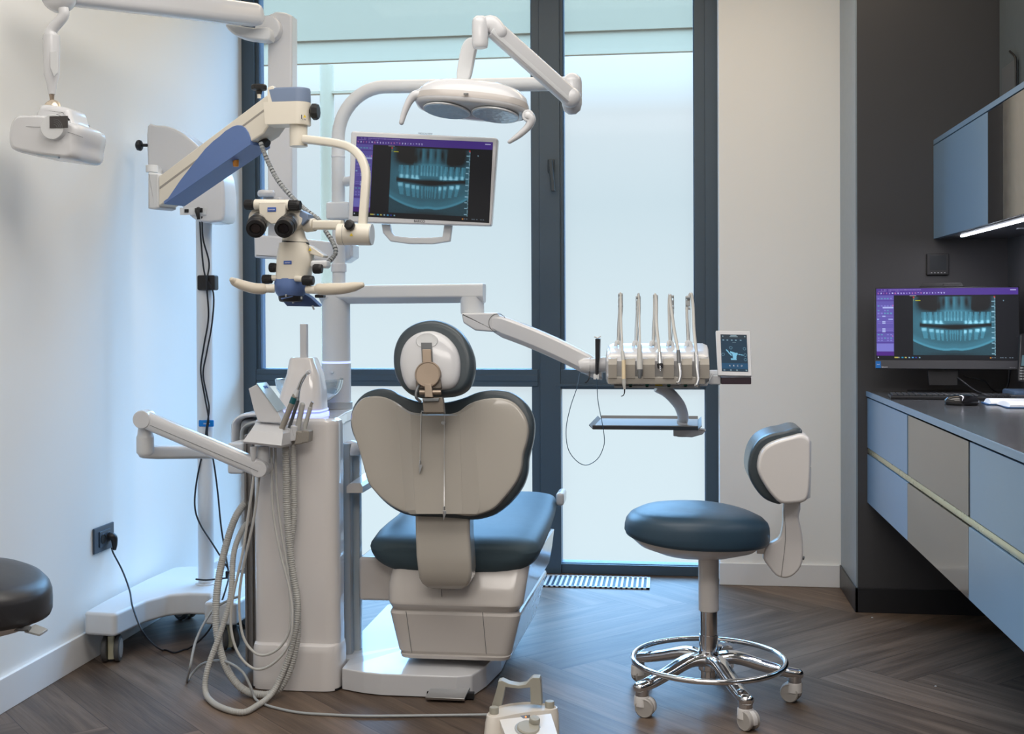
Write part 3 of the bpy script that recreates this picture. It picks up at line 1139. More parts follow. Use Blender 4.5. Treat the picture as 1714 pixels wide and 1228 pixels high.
page(-.006, .118, .006, .004, (.045, .03), g)
page(.122, .215, .004, .007, (.01, .008), g)
g.build('pages', M_paper, nb)
pn = thing('pen', 'black ballpoint pen lying across the open notebook', 'pen', (1.15, 4.2, .905))
pa, pb = P(1694, 665, 4.19), P(1760, 663, 4.17)
pa.z, pb.z = .914, .914
G().tube([pa, pa + (pb - pa) * .12, pa + (pb - pa) * .8, pb], [.003, .0052, .0052, .004], n=14, roundend=True).build('barrel', M_cable, pn)
G().cyl(pa + (pb - pa) * .45, pa + (pb - pa) * .55, .0055).build('grip_ring', M_steel, pn)

# telephone handset on its cradle
ph = thing('telephone', 'black desk phone handset with small keys behind the notebook', 'phone', (1.27, 4.50, .884))
G().box((1.215, 4.44, .8845), (1.312, 4.60, .915), .008).build('cradle', mat('grey_blue_base', (0.08, 0.13, 0.22), .4), ph)
hb = [P(1704, 640, 4.5), P(1728, 640, 4.5), P(1730, 560, 4.56), P(1708, 558, 4.56)]
G().slab(rnd(hb, .012, 4), (0, .022, 0), .005).build('handset', M_black, ph)
hs = [P(1709, 612, 4.515), P(1726, 612, 4.515), P(1727, 594, 4.53), P(1711, 594, 4.53)]
G().slab([p + Vector((0, -.003, 0)) for p in hs], (0, .004, 0)).build('display', mat('phone_display', (0.12, 0.22, 0.26), .2), ph)
g = G()
for r_ in range(5):
    for c_ in range(3):
        q = P(1707.5 + c_ * 6 - r_ * .2, 617 + r_ * 4.6, 4.512 - r_ * .002) + Vector((0, -.003, 0))
        g.box(q, q + Vector((.009, .004, .006)), .001, 1)
g.build('keys', M_grey, ph)
hd = thing('headset', 'black headset ear cup hanging beside the computer', 'headset', (1.31, 4.55, 1.09))
hp = P(1719, 580, 4.56)
G().cyl(hp + Vector((-.010, 0, 0)), hp + Vector((.02, .02, 0)), .032, bev=.008).build('ear_cup', M_black, hd)
G().tube([hp + Vector((0, 0, .02)), hp + Vector((.0, .08, .03)), hp + Vector((0, .11, .03))], .004, n=8, k=5).build('band', M_cable, hd)
# ================================================================ treatment chair
ch = thing('dental_chair', 'dental treatment chair with dark upholstery and cream back shell, seen from behind', 'dental chair', (-0.75, 3.95, 0))
# tilted plane of the backrest (leans a little towards the viewer at its top)
bn = Vector((0, -1, 0.20)).normalized() * -1     # away from viewer
bp0 = Vector((-0.70, 3.68, 0.72))
away = bn


def bpt(x, y, off=0.0, org=(560, 510), sc=3.15):
    return PP(org[0] + x / sc, org[1] + y / sc, bp0 + away * off, away)


cush = [(600, 507), (680, 486), (760, 455), (850, 445), (940, 463), (1010, 518), (1048, 600), (1046, 700), (1022, 800), (1015, 880), (988, 955), (930, 1032), (860, 1090), (800, 1117), (720, 1130), (570, 1120), (420, 1113), (330, 1087), (250, 1030), (185, 950), (152, 860), (120, 745), (86, 665), (78, 590), (100, 520), (150, 465), (220, 438), (290, 443), (350, 475), (430, 503), (515, 512)]
cp = smooth([bpt(x, y, .0) for x, y in cush], 4, True)
G().dome(cp, away, [(.90, .002), (.955, .002), (.985, .006), (1.0, .018), (1.0, .045), (.985, .062), (.95, .078), (.85, .092), (.6, .10), (.3, .102)]).build('backrest_cushion', M_vinyl, ch, 60, label='dark slate upholstered backrest cushion')
shell = [(92, 600), (108, 545), (150, 497), (210, 483), (270, 489), (335, 518), (395, 560), (460, 574), (580, 578), (655, 566), (720, 522), (800, 497), (890, 495), (955, 522), (1006, 585), (1026, 650), (1020, 720), (1000, 790), (990, 870), (958, 945), (900, 1020), (850, 1072), (790, 1100), (715, 1114), (600, 1100), (500, 1098), (420, 1104), (350, 1085), (290, 1050), (232, 1000), (182, 935), (158, 850), (128, 745), (100, 665)]
sp = smooth([bpt(x, y, -.0) for x, y in shell], 4, True)
g = G()
g.dome(sp, -away, [(1.0, -.02), (1.0, .010), (.995, .016), (.985, .020), (.96, .0225), (.8, .024), (.3, .025)])
g.build('back_shell', M_shell, ch, 25, label='cream plastic back shell')
# raised centre panel with slanted flanks
base = [(325, 530), (420, 575), (650, 575), (735, 530), (765, 1070), (750, 1103), (400, 1103), (375, 1085)]
topf = [(398, 575), (440, 582), (640, 582), (660, 575), (676, 1072), (672, 1102), (430, 1102), (424, 1080)]
g = G()
g.rings([[bpt(x, y, -.018) for x, y in base], [bpt(x, y, -.0245) for x, y in base], [bpt(x, y, -.036) for x, y in topf], [bpt(x * .985 + 8, y * .996 + 4, -.037) for x, y in topf]])
g.build('centre_panel', M_shell, ch, 12, label='raised cream centre panel')
# headrest
hp0 = Vector((-0.715, 3.60, 1.07))


def hpt(x, y, off=0.0):
    return PP(640 + x / 6.825, 520 + y / 6.825, hp0 + away * off, away)


ho = [(545, 88), (650, 98), (760, 138), (860, 200), (940, 290), (1000, 400), (1036, 510), (1045, 620), (1030, 740), (985, 850), (910, 920), (800, 960), (680, 972), (500, 985), (380, 972), (290, 935), (215, 870), (155, 780), (122, 680), (108, 560), (116, 440), (150, 330), (210, 235), (300, 160), (420, 108)]
G().dome(smooth([hpt(x, y) for x, y in ho], 3, True), away, [(.80, .003), (.88, .001), (.95, .006), (.99, .020), (1.0, .038), (.985, .058), (.93, .076), (.8, .090), (.5, .098), (.25, .10)]).build('headrest_cushion', M_vinyl, ch, 60, label='dark slate headrest cushion')
hi = [(540, 230), (640, 246), (740, 300), (820, 385), (870, 480), (893, 600), (886, 740), (852, 838), (790, 886), (700, 905), (520, 912), (345, 906), (285, 868), (240, 790), (210, 670), (203, 560), (232, 430), (300, 325), (410, 252)]
G().dome(smooth([hpt(x, y) for x, y in hi], 3, True), -away, [(1.0, -.02), (1.0, -.001), (.985, .006), (.95, .012), (.88, .018), (.7, .024), (.4, .027), (.2, .028)]).build('headrest_shell', M_white, ch, 60)
hr = [(385, 350), (400, 300), (460, 262), (540, 255), (600, 280), (635, 330), (625, 385), (575, 415), (445, 418), (400, 395)]
G().dome(smooth([hpt(x, y, -.024) for x, y in hr], 3, True), -away, [(1.0, -.01), (1.0, .0), (.93, .0035), (.8, .0025), (.5, .0025)]).build('finger_recess', M_white2, ch, 60)
G().slab([hpt(443, 365, -.0285), hpt(566, 365, -.0285), hpt(580, 590, -.0285), hpt(455, 590, -.0285)], -away * .003, .001).build('slot', M_greyd, ch)
G().slab(rnd([hpt(458, 442, -.031), hpt(562, 442, -.031), hpt(566, 640, -.031), hpt(464, 640, -.031)], .004), -away * .008, .002).build('bracket_strap', M_bronze, ch)
dc = hpt(518, 720, -.030)
G().lathe([(.0395, -.004), (.0405, 0), (.0405, .010), (.038, .0135), (.0365, .0135), (.035, .012), (.0, .0115)], dc + Vector((.002, 0, -.003)) + away * .0, -away, 40).build('tilt_disc', M_bronze, ch, 30, label='round bronze headrest knob')
G().slab(rnd([hpt(545, 640, -.012), hpt(660, 640, -.012), hpt(690, 900, -.012), hpt(400, 900, -.012), hpt(395, 800, -.012)], .008), -away * .022, .003).build('joint_cover', M_brown, ch)
G().slab([hpt(490, 840, -.036), hpt(565, 840, -.036), hpt(588, 995, -.036), hpt(492, 990, -.036)], -away * .012, .002).build('lower_strap', M_bronze, ch)
G().cyl(hpt(425, 932, -.034), hpt(672, 932, -.034), .0075, bev=.001).build('hinge_pin', M_bronze, ch)
G().tube([hpt(430, 840, -.03), hpt(395, 900, -.045), hpt(385, 985, -.05), hpt(440, 1040, -.035)], .0042, n=10, k=6).build('release_loop', M_greyd, ch)
s0_ = [hpt(462, 990), hpt(690, 985), hpt(705, 1160), hpt(470, 1165)]
G().slab([PP(640 + x / 6.825, 520 + y / 6.825, hp0 - away * .040, away) for x, y in ((455, 995), (685, 985), (705, 1163), (468, 1163))], away * .030, .003).build('headrest_stem', M_brown, ch)
G().slab([PP(640 + x / 6.825, 520 + y / 6.825, hp0 - away * .046, away) for x, y in ((462, 1000), (650, 995), (640, 1035), (468, 1038))], away * .012, .002).build('stem_collar', M_greyd, ch)

# support arm below the backrest
g = G()
secs = [(845, 694, 783, 3.690, .050), (852, 694, 785, 3.672, .066), (870, 694.5, 786, 3.662, .075), (900, 695, 786, 3.650, .080), (930, 696, 788, 3.640, .085), (955, 699, 789, 3.640, .085), (968, 701, 788, 3.645, .080), (977, 706, 784, 3.652, .07), (983, 714, 776, 3.662, .055), (985, 722, 768, 3.675, .03)]
rs = []
for y, x0, x1, Y, dp in secs:
    a, b = P(x0, y, Y), P(x1, y, Y)
    w = (b.x - a.x)
    r_ = min(.012, dp * .4)
    pts = rnd([Vector((a.x, Y + dp, a.z)), Vector((a.x, Y, a.z)), Vector((a.x + w, Y, a.z)), Vector((a.x + w, Y + dp, a.z))], [0, r_, r_, 0], 4)
    rs.append(pts)
g.rings(rs)
g.build('backrest_arm', M_shell, ch, 50, label='cream curved backrest arm')

# seat: wide cushion running away from the viewer
g = G()


def seat_ring(Y, xc, hw, zt_, th, rr_=.05):
    """cross-section across X"""
    pts = []
    N_ = 36
    for i_ in range(N_):
        t_ = 2 * math.pi * (i_ + .5) / N_
        c_, s_ = math.cos(t_), math.sin(t_)
        cx = math.copysign(abs(c_) ** .45, c_)
        sz = math.copysign(abs(s_) ** .65, s_)
        z_ = zt_ - th / 2 + sz * th / 2
        if sz > 0:
            z_ -= th * .09 * (1 - abs(cx) ** 3) * sz
        else:
            z_ += th * .22 * abs(cx) ** 4
        pts.append(Vector((xc + cx * hw, Y, z_)))
    return pts


secs = [(3.742, .22, .450, .03), (3.748, .245, .472, .085), (3.77, .268, .488, .125), (3.80, .280, .498, .14), (3.90, .284, .508, .14), (4.02, .284, .510, .13), (4.15, .282, .510, .12), (4.28, .280, .516, .11), (4.40, .276, .528, .10), (4.48, .265, .532, .09), (4.53, .235, .525, .07), (4.545, .19, .51, .04)]
g.rings([seat_ring(Y, -.690, hw, z, th) for Y, hw, z, th in secs])
g.build('seat_cushion', mat('teal_grey_vinyl', (.055, .085, .105), .48, spec=.2, bump=.1, scale=40), ch, 60, label='petrol blue seat cushion')
# leg rest beyond the seat
g = G()
g.box((-.90, 4.42, .30), (-.50, 4.62, .44), .04, 4)
g.build('leg_rest', M_white, ch)
# seat underside body
g = G()
up_ = [(3.735, .200, .388, .252), (3.715, .206, .380, .25), (3.715, .208, .330, .247)]
body = []


def body_pts(z, x0, x1, y0_, y1_, r=.05):
    return rnd([Vector((x0, y1_, z)), Vector((x0, y0_, z)), Vector((x1, y0_, z)), Vector((x1 + .02, y1_, z))], [.02, r, r, .02], 6)


g.rings([body_pts(.398, -.885, -.455, 3.79, 4.42), body_pts(.393, -.893, -.447, 3.77, 4.45), body_pts(.33, -.902, -.455, 3.735, 4.45), body_pts(.282, -.900, -.462, 3.722, 4.42), body_pts(.274, -.898, -.464, 3.722, 4.42), body_pts(.248, -.889, -.485, 3.74, 4.38), body_pts(.240, -.882, -.492, 3.75, 4.36)])
g.build('upper_body', M_white_shaded, ch, 22, label='glossy white seat body')
g = G()
g.rings([body_pts(.254, -.882, -.478, 3.742, 4.38, .04), body_pts(.250, -.891, -.472, 3.730, 4.39, .04), body_pts(.242, -.894, -.470, 3.727, 4.39, .04), body_pts(.122, -.868, -.500, 3.737, 4.34, .04), body_pts(.113, -.862, -.504, 3.742, 4.34, .04), body_pts(.112, -.862, -.504, 3.727, 4.34, .04), body_pts(.101, -.858, -.507, 3.730, 4.34, .04), body_pts(.098, -.848, -.517, 3.742, 4.33, .04)])
g.build('lower_body', M_white_shaded, ch, 22, label='glossy white lower seat body')
g = G()
for a, b in (((680, 1022), (689, 1092)), ((808, 1024), (814, 1095))):
    pa_, pb_ = P(*a, 3.73), P(*b, 3.735)
    pa_.y, pb_.y = 3.7262, 3.7365
    g.tube([pa_, pb_], .0009, n=6)
pa_, pb_ = P(739, 985, 3.72), P(741, 1021, 3.74)
pa_.y, pb_.y = 3.7215, 3.738
g.tube([pa_, pb_], .0009, n=6)
g.build('panel_joint', M_greyd, ch)
# lift column and block towards the unit
G().box((-.80, 3.95, .02), (-.58, 4.30, .12), .01).build('lift_column', M_black, ch)
G().box((-1.018, 3.83, .255), (-.88, 4.12, .400), .012, 3).build('link_block', M_white_shaded, ch)
pb_ = P(636, 949, 3.9)
G().box((-.935, 3.90, .4003), (-.912, 3.915, .4018), .0005).build('link_mark', M_greyd, ch)
# armrest on its post
G().tube([(-1.060, 3.865, .050), (-1.060, 3.865, .77)], 1, n=16, wh=(.013, .020), e=.5, up=(0, 1, 0)).build('armrest_post', M_grey, ch, label='grey metal armrest post')
G().tube([(-1.042, 3.91, .05), (-1.042, 3.91, .77)], 1, n=16, wh=(.013, .018), e=.4, up=(0, 1, 0)).build('armrest_post', mat('pale_blue_grey_post', (.42, .47, .50), .25, coat=.3), ch, label='pale satin armrest post')
cc = P(593, 750, 3.95)
G().lathe([(.030, -.020), (.036, -.016), (.037, -.004), (.034, .010), (.026, .022), (.012, .029), (.0, .031)], (-1.054, 3.885, cc.z + .004), (0, 0, 1), 28, sx=1.0).build('post_cap', M_white, ch)
a0, a1, a2, a3 = P(580, 817, 3.80), P(607, 817, 3.80), P(640, 790, 4.05), P(600, 788, 4.05)
g = G()
g.rings([[Vector((-1.052, 3.78, z)) for z in (0,)] * 0 or [Vector((a0.x, 3.80, a0.z - .015)), Vector((a1.x, 3.80, a1.z - .015)), Vector((a1.x, 3.80, a1.z + .006)), Vector((a1.x - .008, 3.805, a1.z + .016)), Vector((a0.x + .010, 3.805, a0.z + .016)), Vector((a0.x, 3.80, a0.z + .006))],
         [Vector((a0.x + .01, 3.95, a0.z - .002)), Vector((a1.x + .02, 3.95, a1.z - .002)), Vector((a1.x + .02, 3.95, a1.z + .020)), Vector((a1.x + .01, 3.95, a1.z + .032)), Vector((a0.x + .025, 3.95, a0.z + .032)), Vector((a0.x + .01, 3.95, a0.z + .020))],
         [Vector((a0.x + .05, 4.12, a0.z + .020)), Vector((a1.x + .05, 4.12, a1.z + .020)), Vector((a1.x + .05, 4.12, a1.z + .045)), Vector((a1.x + .04, 4.12, a1.z + .055)), Vector((a0.x + .065, 4.12, a0.z + .055)), Vector((a0.x + .05, 4.12, a0.z + .045))]])
g.build('armrest_pad', M_white_shaded, ch, 30, label='white armrest pad')
G().box((-.985, 4.05, .56), (-.955, 4.30, .66), .012).build('side_bracket', M_grey, ch)
# right armrest stub at the far end of the seat
G().box((-.418, 4.40, .485), (-.388, 4.52, .535), .012, 3).build('side_guard', M_white, ch)

# base plate on the floor
zt0 = .062
o_ = [(-1.040, 3.700), (-.96, 3.668), (-.90, 3.655), (-.66, 3.655), (-.615, 3.675), (-.585, 3.78), (-.560, 3.95), (-.560, 4.25), (-.60, 4.55), (-1.09, 4.55), (-1.09, 3.812), (-1.043, 3.806)]
bo = rnd([Vector((x, y, 0.004)) for x, y in o_], [.01, .03, .03, .012, .02, .03, .03, .03, .05, .02, .005, .003], 4)
g = G()
g.dome(bo, (0, 0, 1), [(1.0, 0), (1.0, .060), (.997, .064), (.99, .066), (.5, .074), (.2, .076)], c=(-.80, 4.0, 0.004))
g.build('base_plate', M_white, ch, 35, label='white floor plate')
# black gap and pedal
G().box((-.753, 3.648, .003), (-.605, 3.668, .022), .001).build('pedal_slot', M_black, ch)
g = G()
pz0 = [Vector((-.750, 3.612, .016)), Vector((-.628, 3.612, .016)), Vector((-.620, 3.668, .034)), Vector((-.742, 3.668, .034))]
g.slab(pz0, (0, .002, -.008), .001)
g.build('foot_pedal', M_steel, ch, label='brushed steel foot pedal')

# two bead chains with clips hanging from the stem
bc = thing('bib_chain', 'metal bead chains with crocodile clips hanging down the cream chair back', 'bib chain', tuple(P(725, 690, 3.63)))


def chain(pts, par):
    pts = smooth(pts, 6)
    L = sum((b - a).length for a, b in zip(pts, pts[1:]))
    n = int(L / .0016)
    acc = [0]
    for a, b in zip(pts, pts[1:]):
        acc.append(acc[-1] + (b - a).length)
    out, rr_ = [], []
    for i in range(n + 1):
        s_ = L * i / n
        x_ = [np.interp(s_, acc, [p[k] for p in pts]) for k in range(3)]
        out.append(Vector(x_))
        rr_.append(.0006 + .0012 * abs(math.sin(math.pi * i / 2.0 + .8)))
    t = G()
    t.tube(out, rr_, n=6)
    return t.build('bead_chain', M_steel, par)


off_ = -.046
c1 = [bpt(457, 565, off_), bpt(453, 700, off_), bpt(451, 820, off_)]
c2 = [bpt(580, 555, off_), bpt(579, 700, off_), bpt(578, 900, off_), bpt(578, 1065, off_ - .034)]
chain(c1, bc)
chain(c2, bc)
G().tube([bpt(457, 560, off_), bpt(520, 568, off_ - .005), bpt(580, 556, off_)], .001, n=6, k=4).build('chain_link', M_steel, bc)


def clip(p, s=1.0):
    g = G()
    q = p
    dn = Vector((0, .0, -1))
    g.cyl(q, q + dn * .012, .003, 12, .0005)
    g.slab([q + Vector((-.004, 0, -.013)), q + Vector((.006, 0, -.013)), q + Vector((.006, 0, -.020)), q + Vector((-.002, 0, -.042)), q + Vector((-.004, 0, -.020))], (0, -.004, 0), .0008)
    g.slab([q + Vector((.001, -.005, -.013)), q + Vector((.009, -.008, -.013)), q + Vector((.005, -.006, -.026)), q + Vector((-.0015, -.004, -.042))], (0, -.002, 0), .0005)
    return g.build('crocodile_clip', M_steel, bc)


clip(bpt(451, 820, off_ - .002))
clip(bpt(578, 1062, off_ - .036))
G().lathe([(.003, 0), (.0065, .002), (.0065, .005), (.002, .008)], bpt(575, 622, -.036), -away, 16).torus(bpt(575, 622, -.044), .0045, .0012, -away, 20, 6).build('snap_button', M_steel, bc)
# ================================================================ treatment unit: tower, bowl, column
du = thing('dental_unit', 'tall glossy white unit tower with spittoon bowl and light column beside the dental chair', 'dental unit', (-1.2, 3.95, 0))


def cr(x, y, ox, oy, sc, Y):
    return P(ox + x / sc, oy + y / sc, Y)


def col_pts(z, x0, x1, y0_, y1_, r=.045, r2=.03):
    return rnd([Vector((x0, y1_, z)), Vector((x0, y0_, z)), Vector((x1, y0_, z)), Vector((x1, y1_, z))], [r2, r, r, r2], 8)


g = G()
g.rings([col_pts(.004, -1.332, -1.050, 3.690, 3.795), col_pts(.845, -1.332, -1.050, 3.690, 3.795), col_pts(.858, -1.328, -1.054, 3.694, 3.793), col_pts(.866, -1.316, -1.066, 3.706, 3.785)])
g.slab(rnd([Vector(p) for p in ((-1.33, 3.75, .83), (-1.062, 3.75, .83), (-1.095, 3.98, .83), (-1.105, 4.20, .83), (-1.30, 4.20, .83))], [.02, .02, .05, .05, .05]), (0, 0, .0355), .006)
g.box((-1.32, 3.77, .004), (-1.10, 4.17, .84), .02)
g.build('tower_shell', M_tower, du, 30, label='glossy white tower front')
g = G()
g.rings([col_pts(.003, -1.337, -1.046, 3.668, 3.80, .055), col_pts(.120, -1.337, -1.046, 3.668, 3.80, .055), col_pts(.142, -1.333, -1.049, 3.676, 3.80, .05), col_pts(.150, -1.328, -1.054, 3.692, 3.80, .045)])
g.build('tower_foot', M_tower, du, 40)
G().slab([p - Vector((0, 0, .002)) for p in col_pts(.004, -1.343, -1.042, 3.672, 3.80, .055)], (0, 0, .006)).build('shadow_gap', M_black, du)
# darker ribbed side panel with a white rim round the back of the tower
G().box((-1.405, 3.82, .03), (-1.335, 3.90, .80), .006).box((-1.40, 3.81, .03), (-1.392, 3.83, .80), .002).box((-1.38, 3.81, .03), (-1.372, 3.83, .80), .002).box((-1.36, 3.81, .03), (-1.352, 3.83, .80), .002).box((-1.42, 3.90, .03), (-1.335, 4.10, .80), .01).build('side_panel', mat('grey_brown_metal', (.25, .235, .225), .3, metal=.4), du, label='grey ribbed side panel')
rim = [(-1.478, 4.00, .72), (-1.478, 4.00, .80), (-1.472, 4.00, .833), (-1.445, 4.0, .853), (-1.40, 4.0, .858), (-1.32, 4.0, .862)]
G().tube(rim, 1, n=14, k=5, wh=(.009, .09), e=.5, up=(0, 1, 0)).build('side_rim', M_white, du, 50)
G().tube([(-1.445, 3.96, .70), (-1.445, 3.96, .78), (-1.436, 3.96, .815), (-1.40, 3.96, .832), (-1.34, 3.96, .836)], 1, n=14, k=5, wh=(.007, .06), e=.5, up=(0, 1, 0)).build('side_rim', M_grey, du, 50)
G().box((-1.47, 3.95, .50), (-1.335, 4.08, .84), .02).build('side_cheek', M_white2, du)
G().box((-1.345, 3.9, .10), (-1.30, 4.15, .85), .005).build('rear_panel', M_white2, du)

# spittoon housing
g = G()


def hs(z, x0, x1, y0_, y1_, r=.03):
    return rnd([Vector((x0, y1_, z)), Vector((x0, y0_, z)), Vector((x1, y0_, z)), Vector((x1, y1_, z))], [r, r, r, r], 7)


xl0, xr0 = P(459, 700, 3.80).x, P(535, 700, 3.80).x
xl1, xr1 = P(483, 600, 3.84).x, P(524, 600, 3.84).x
zt1 = P(510, 598, 3.84).z
g.rings([hs(.884, xl0, xr0, 3.79, 3.93, .045), hs(.90, xl0 + .003, xr0 - .0005, 3.79, 3.93, .045), hs(.95, xl0 + .015, xr0 - .004, 3.80, 3.93, .04), hs(1.0, xl0 + .030, xr0 - .012, 3.813, 3.925, .035), hs(zt1 - .008, xl1, xr1, 3.83, 3.915, .025), hs(zt1 - .002, xl1 + .003, xr1 - .003, 3.834, 3.912, .025), hs(zt1, xl1 + .008, xr1 - .008, 3.838, 3.905, .02)])
g.build('spittoon_housing', M_tower, du, 40)
G().slab(hs(.866, xl0 - .004, xr0 + .004, 3.785, 3.935, .045), (0, 0, .007)).build('light_ring', M_glow, du)
G().slab(hs(.873, xl0 + .002, xr0 - .002, 3.79, 3.93, .045), (0, 0, .006)).build('ring_gap', M_white2, du)
G().slab(hs(.879, xl0 - .002, xr0 + .002, 3.787, 3.933, .045), (0, 0, .005)).build('light_ring', M_glow, du)
sx0, sx1 = P(503, 570, 3.87), P(514.5, 570, 3.87)
stp = P(509, 541.5, 3.87).z
G().box((sx0.x, 3.860, zt1 - .01), (sx1.x, 3.884, stp), .004, 3).build('cup_filler', M_white, du, 40, label='white cup filler spout')
# glass bowl
M_glass = bpy.data.materials.new('clear_glass')
M_glass.use_nodes = True
_b = M_glass.node_tree.nodes['Principled BSDF']
_nt = M_glass.node_tree
_tr = _nt.nodes.new('ShaderNodeBsdfTransparent')
_tr.inputs[0].default_value = (.86, .92, .93, 1)
_gl = _nt.nodes.new('ShaderNodeBsdfGlossy')
_gl.inputs['Roughness'].default_value = .04
_lw = _nt.nodes.new('ShaderNodeLayerWeight')
_lw.inputs[0].default_value = .35
_df = _nt.nodes.new('ShaderNodeBsdfDiffuse')
_df.inputs[0].default_value = (.75, .82, .84, 1)
_m1 = _nt.nodes.new('ShaderNodeMixShader')
_m1.inputs[0].default_value = .30
_m2 = _nt.nodes.new('ShaderNodeMixShader')
_nt.links.new(_tr.outputs[0], _m1.inputs[1])
_nt.links.new(_df.outputs[0], _m1.inputs[2])
_nt.links.new(_lw.outputs[1], _m2.inputs[0])
_nt.links.new(_m1.outputs[0], _m2.inputs[1])
_nt.links.new(_gl.outputs[0], _m2.inputs[2])
_nt.links.new(_m2.outputs[0], _nt.nodes['Material Output'].inputs[0])
bcx = P(513.5, 630, 3.97)
G().lathe([(.112, .975), (.1165, .977), (.1165, .968), (.112, .945), (.100, .925), (.082, .908), (.05, .893), (.02, .888), (.0, .888), (.0, .892), (.02, .893), (.05, .899), (.08, .913), (.097, .929), (.108, .948), (.112, .970)], (bcx.x, 4.0, 0), (0, 0, 1), 48, cap=False).build('bowl', M_glass, du, 60, label='clear glass spittoon bowl')

# column
CX = P(563.3, 640, 4.12).x
g = G().lathe([(.056, .866), (.056, .888), (.051, .890)], (CX, 4.12, 0), n=40)
g.build('column_foot', M_grey, du)
zr = P(563, 606, 4.12).z
G().lathe([(.0515, .888), (.0515, zr - .004), (.050, zr - .003)], (CX, 4.12, 0), n=40).build('column_base', M_white, du)
G().lathe([(.0500, zr - .004), (.0505, zr - .003), (.0505, zr + .003), (.050, zr + .004)], (CX, 4.12, 0), n=40).build('light_ring', M_glow, du)
zc = P(563, 474, 4.12).z
G().cyl((CX, 4.12, zr + .003), (CX, 4.12, zc - .03), .0495, 40).build('column_shaft', M_white2, du)
G().lathe([(.005, 0), (.006, .001), (.005, .0035), (0, .004)], (CX, 4.067, zr - .032), (0, -1, 0), 16).build('button', M_white2, du)
# beam carrying the delivery arm
zb0, zb1 = P(650, 508, 4.10).z, P(650, 477, 4.10).z
g = G()
cs = []
xe = P(808, 495, 3.98).x
for x_, Yc in ((CX - .05, 4.12), (CX - .049, 4.12), (CX + .05, 4.12), (xe - .01, 4.00), (xe, 3.995), (xe + .004, 3.992)):
    k_ = .82 if x_ in (CX - .05,) else (.95 if x_ > xe + .003 else 1)
    hw_ = .048 * k_ if x_ < CX + .06 else .040 * k_
    zz0, zz1 = zb0, zb1
    m_ = (zz0 + zz1) / 2
    h_ = (zz1 - zz0) / 2 * k_
    cs.append(rnd([Vector((x_, Yc - hw_, m_ + h_)), Vector((x_, Yc + hw_, m_ + h_)), Vector((x_, Yc + hw_ * .8, m_ - h_)), Vector((x_, Yc - hw_ * .3, m_ - h_)), Vector((x_, Yc - hw_, m_ - h_ * .35))], [.012, .012, .01, .01, .01], 3))
g.rings(cs)
q0 = P(790, 525, 3.99)
g.lathe([(.0385, q0.z), (.040, q0.z + .003), (.040, zb0 + .02)], (q0.x, 4.0, 0), n=32)
g.build('beam', M_white2, du, 30, label='white beam arm on the column')
G().lathe([(.02, 0), (.0, 0)], (0, 0, -5), n=4)
# upright pole above the beam and its curved lamp arm
r1 = .0235
zs = zb1 - .01
pole = [(CX, 4.12, zs), (CX, 4.12, 1.50), P(566, 240, 4.12)]
CXp = P(566.5, 330, 4.12).x
arc = []
za, zb_ = P(566, 235, 4.12).z, P(700, 143.5, 4.10).z
Rr = zb_ - za
for k in range(13):
    t_ = math.pi / 2 * k / 12
    arc.append(Vector((CXp + (Rr * .95) * (1 - math.cos(t_)), 4.12 - .02 * k / 12, za + Rr * math.sin(t_))))
endp = P(950, 140, 4.00)
G().tube([Vector((CXp, 4.12, zs)), Vector((CXp, 4.12, za - .02))] + arc + [arc[-1].lerp(endp, .5), endp], r1, n=24).build('lamp_pole', M_white2, du, 50, label='white curved lamp pole')
for yy in (238, 264):
    q = P(566, yy, 4.12)
    G().lathe([(r1 + .0005, 0), (r1 + .0012, .001), (r1 + .0012, .006), (r1 + .0005, .007)], (CXp, 4.12, q.z), n=28).build('pole_collar', M_white, du)
q = P(566, 455, 4.12)
G().lathe([(r1 + .003, 0), (r1 + .004, .003), (r1 + .004, .025), (r1 + .002, .03)], (CXp, 4.12, q.z), n=28).build('pole_collar', M_white, du)
q = P(570, 353, 4.12)
G().box((CXp - .037, 4.085, q.z - .032), (CXp + .05, 4.155, q.z + .03), .008, 3).build('mount_block', M_white2, du)
j = P(957.5, 150, 3.99)
G().lathe([(.002, .075), (.018, .070), (.030, .058), (.0335, .045), (.0335, -.005), (.032, -.007), (.0335, -.009), (.0335, -.030), (.028, -.050), (.014, -.062), (.002, -.064)], (j.x, 3.985, j.z - .02), n=32).build('arm_end_joint', M_white, du, 60)

# ---------------------------------------------------------------- operating lamp
ol = thing('operating_lamp', 'white dental operating lamp with two lenses hanging in front of the window', 'lamp', tuple(P(790, 175, 3.75)))
e0, e1 = P(955, 163, 3.93), P(826, 48, 3.76)
G().tube([e0, e1], 1, n=20, wh=(.021, .030), e=.6, up=(0, 0, 1)).build('spring_arm', M_white, ol, 50, label='white spring arm')
G().tube([e0 + Vector((.0, -.022, -.010)), e1 + Vector((0, -.022, -.010))], 1, n=8, wh=(.003, .010), up=(0, 0, 1)).build('arm_seam', M_white2, ol)
G().ball(e0, .034, (1, .85, 1)).build('arm_elbow', M_white, ol)
t0_, t1_ = P(803.5, 32, 3.75), P(803.5, 83, 3.75)
G().lathe([(.003, .002), (.015, 0), (.023, -.008), (.026, -.02), (.026, -.050), (.0255, -.051), (.026, -.052), (.026, -.085), (.023, -.098), (.018, -.100)], (t0_.x, 3.75, t0_.z + .008), n=28).build('swivel_joint', M_white, ol, 60)
G().tube([P(812, 42, 3.76), P(824, 40, 3.76), P(836, 55, 3.765)], 1, n=16, k=4, wh=(.026, .022), e=.8, up=(0, 1, 0), roundend=True).build('arm_knuckle', M_white, ol, 60)
pr_ = [P(x, y, 3.80) for x, y in ((792, 62), (779, 66), (770, 85), (764, 132), (784, 134), (796, 84), (800, 70))]
G().slab(smooth(pr_, 4, True), (0, .030, 0), .006).build('yoke', M_white2, ol)
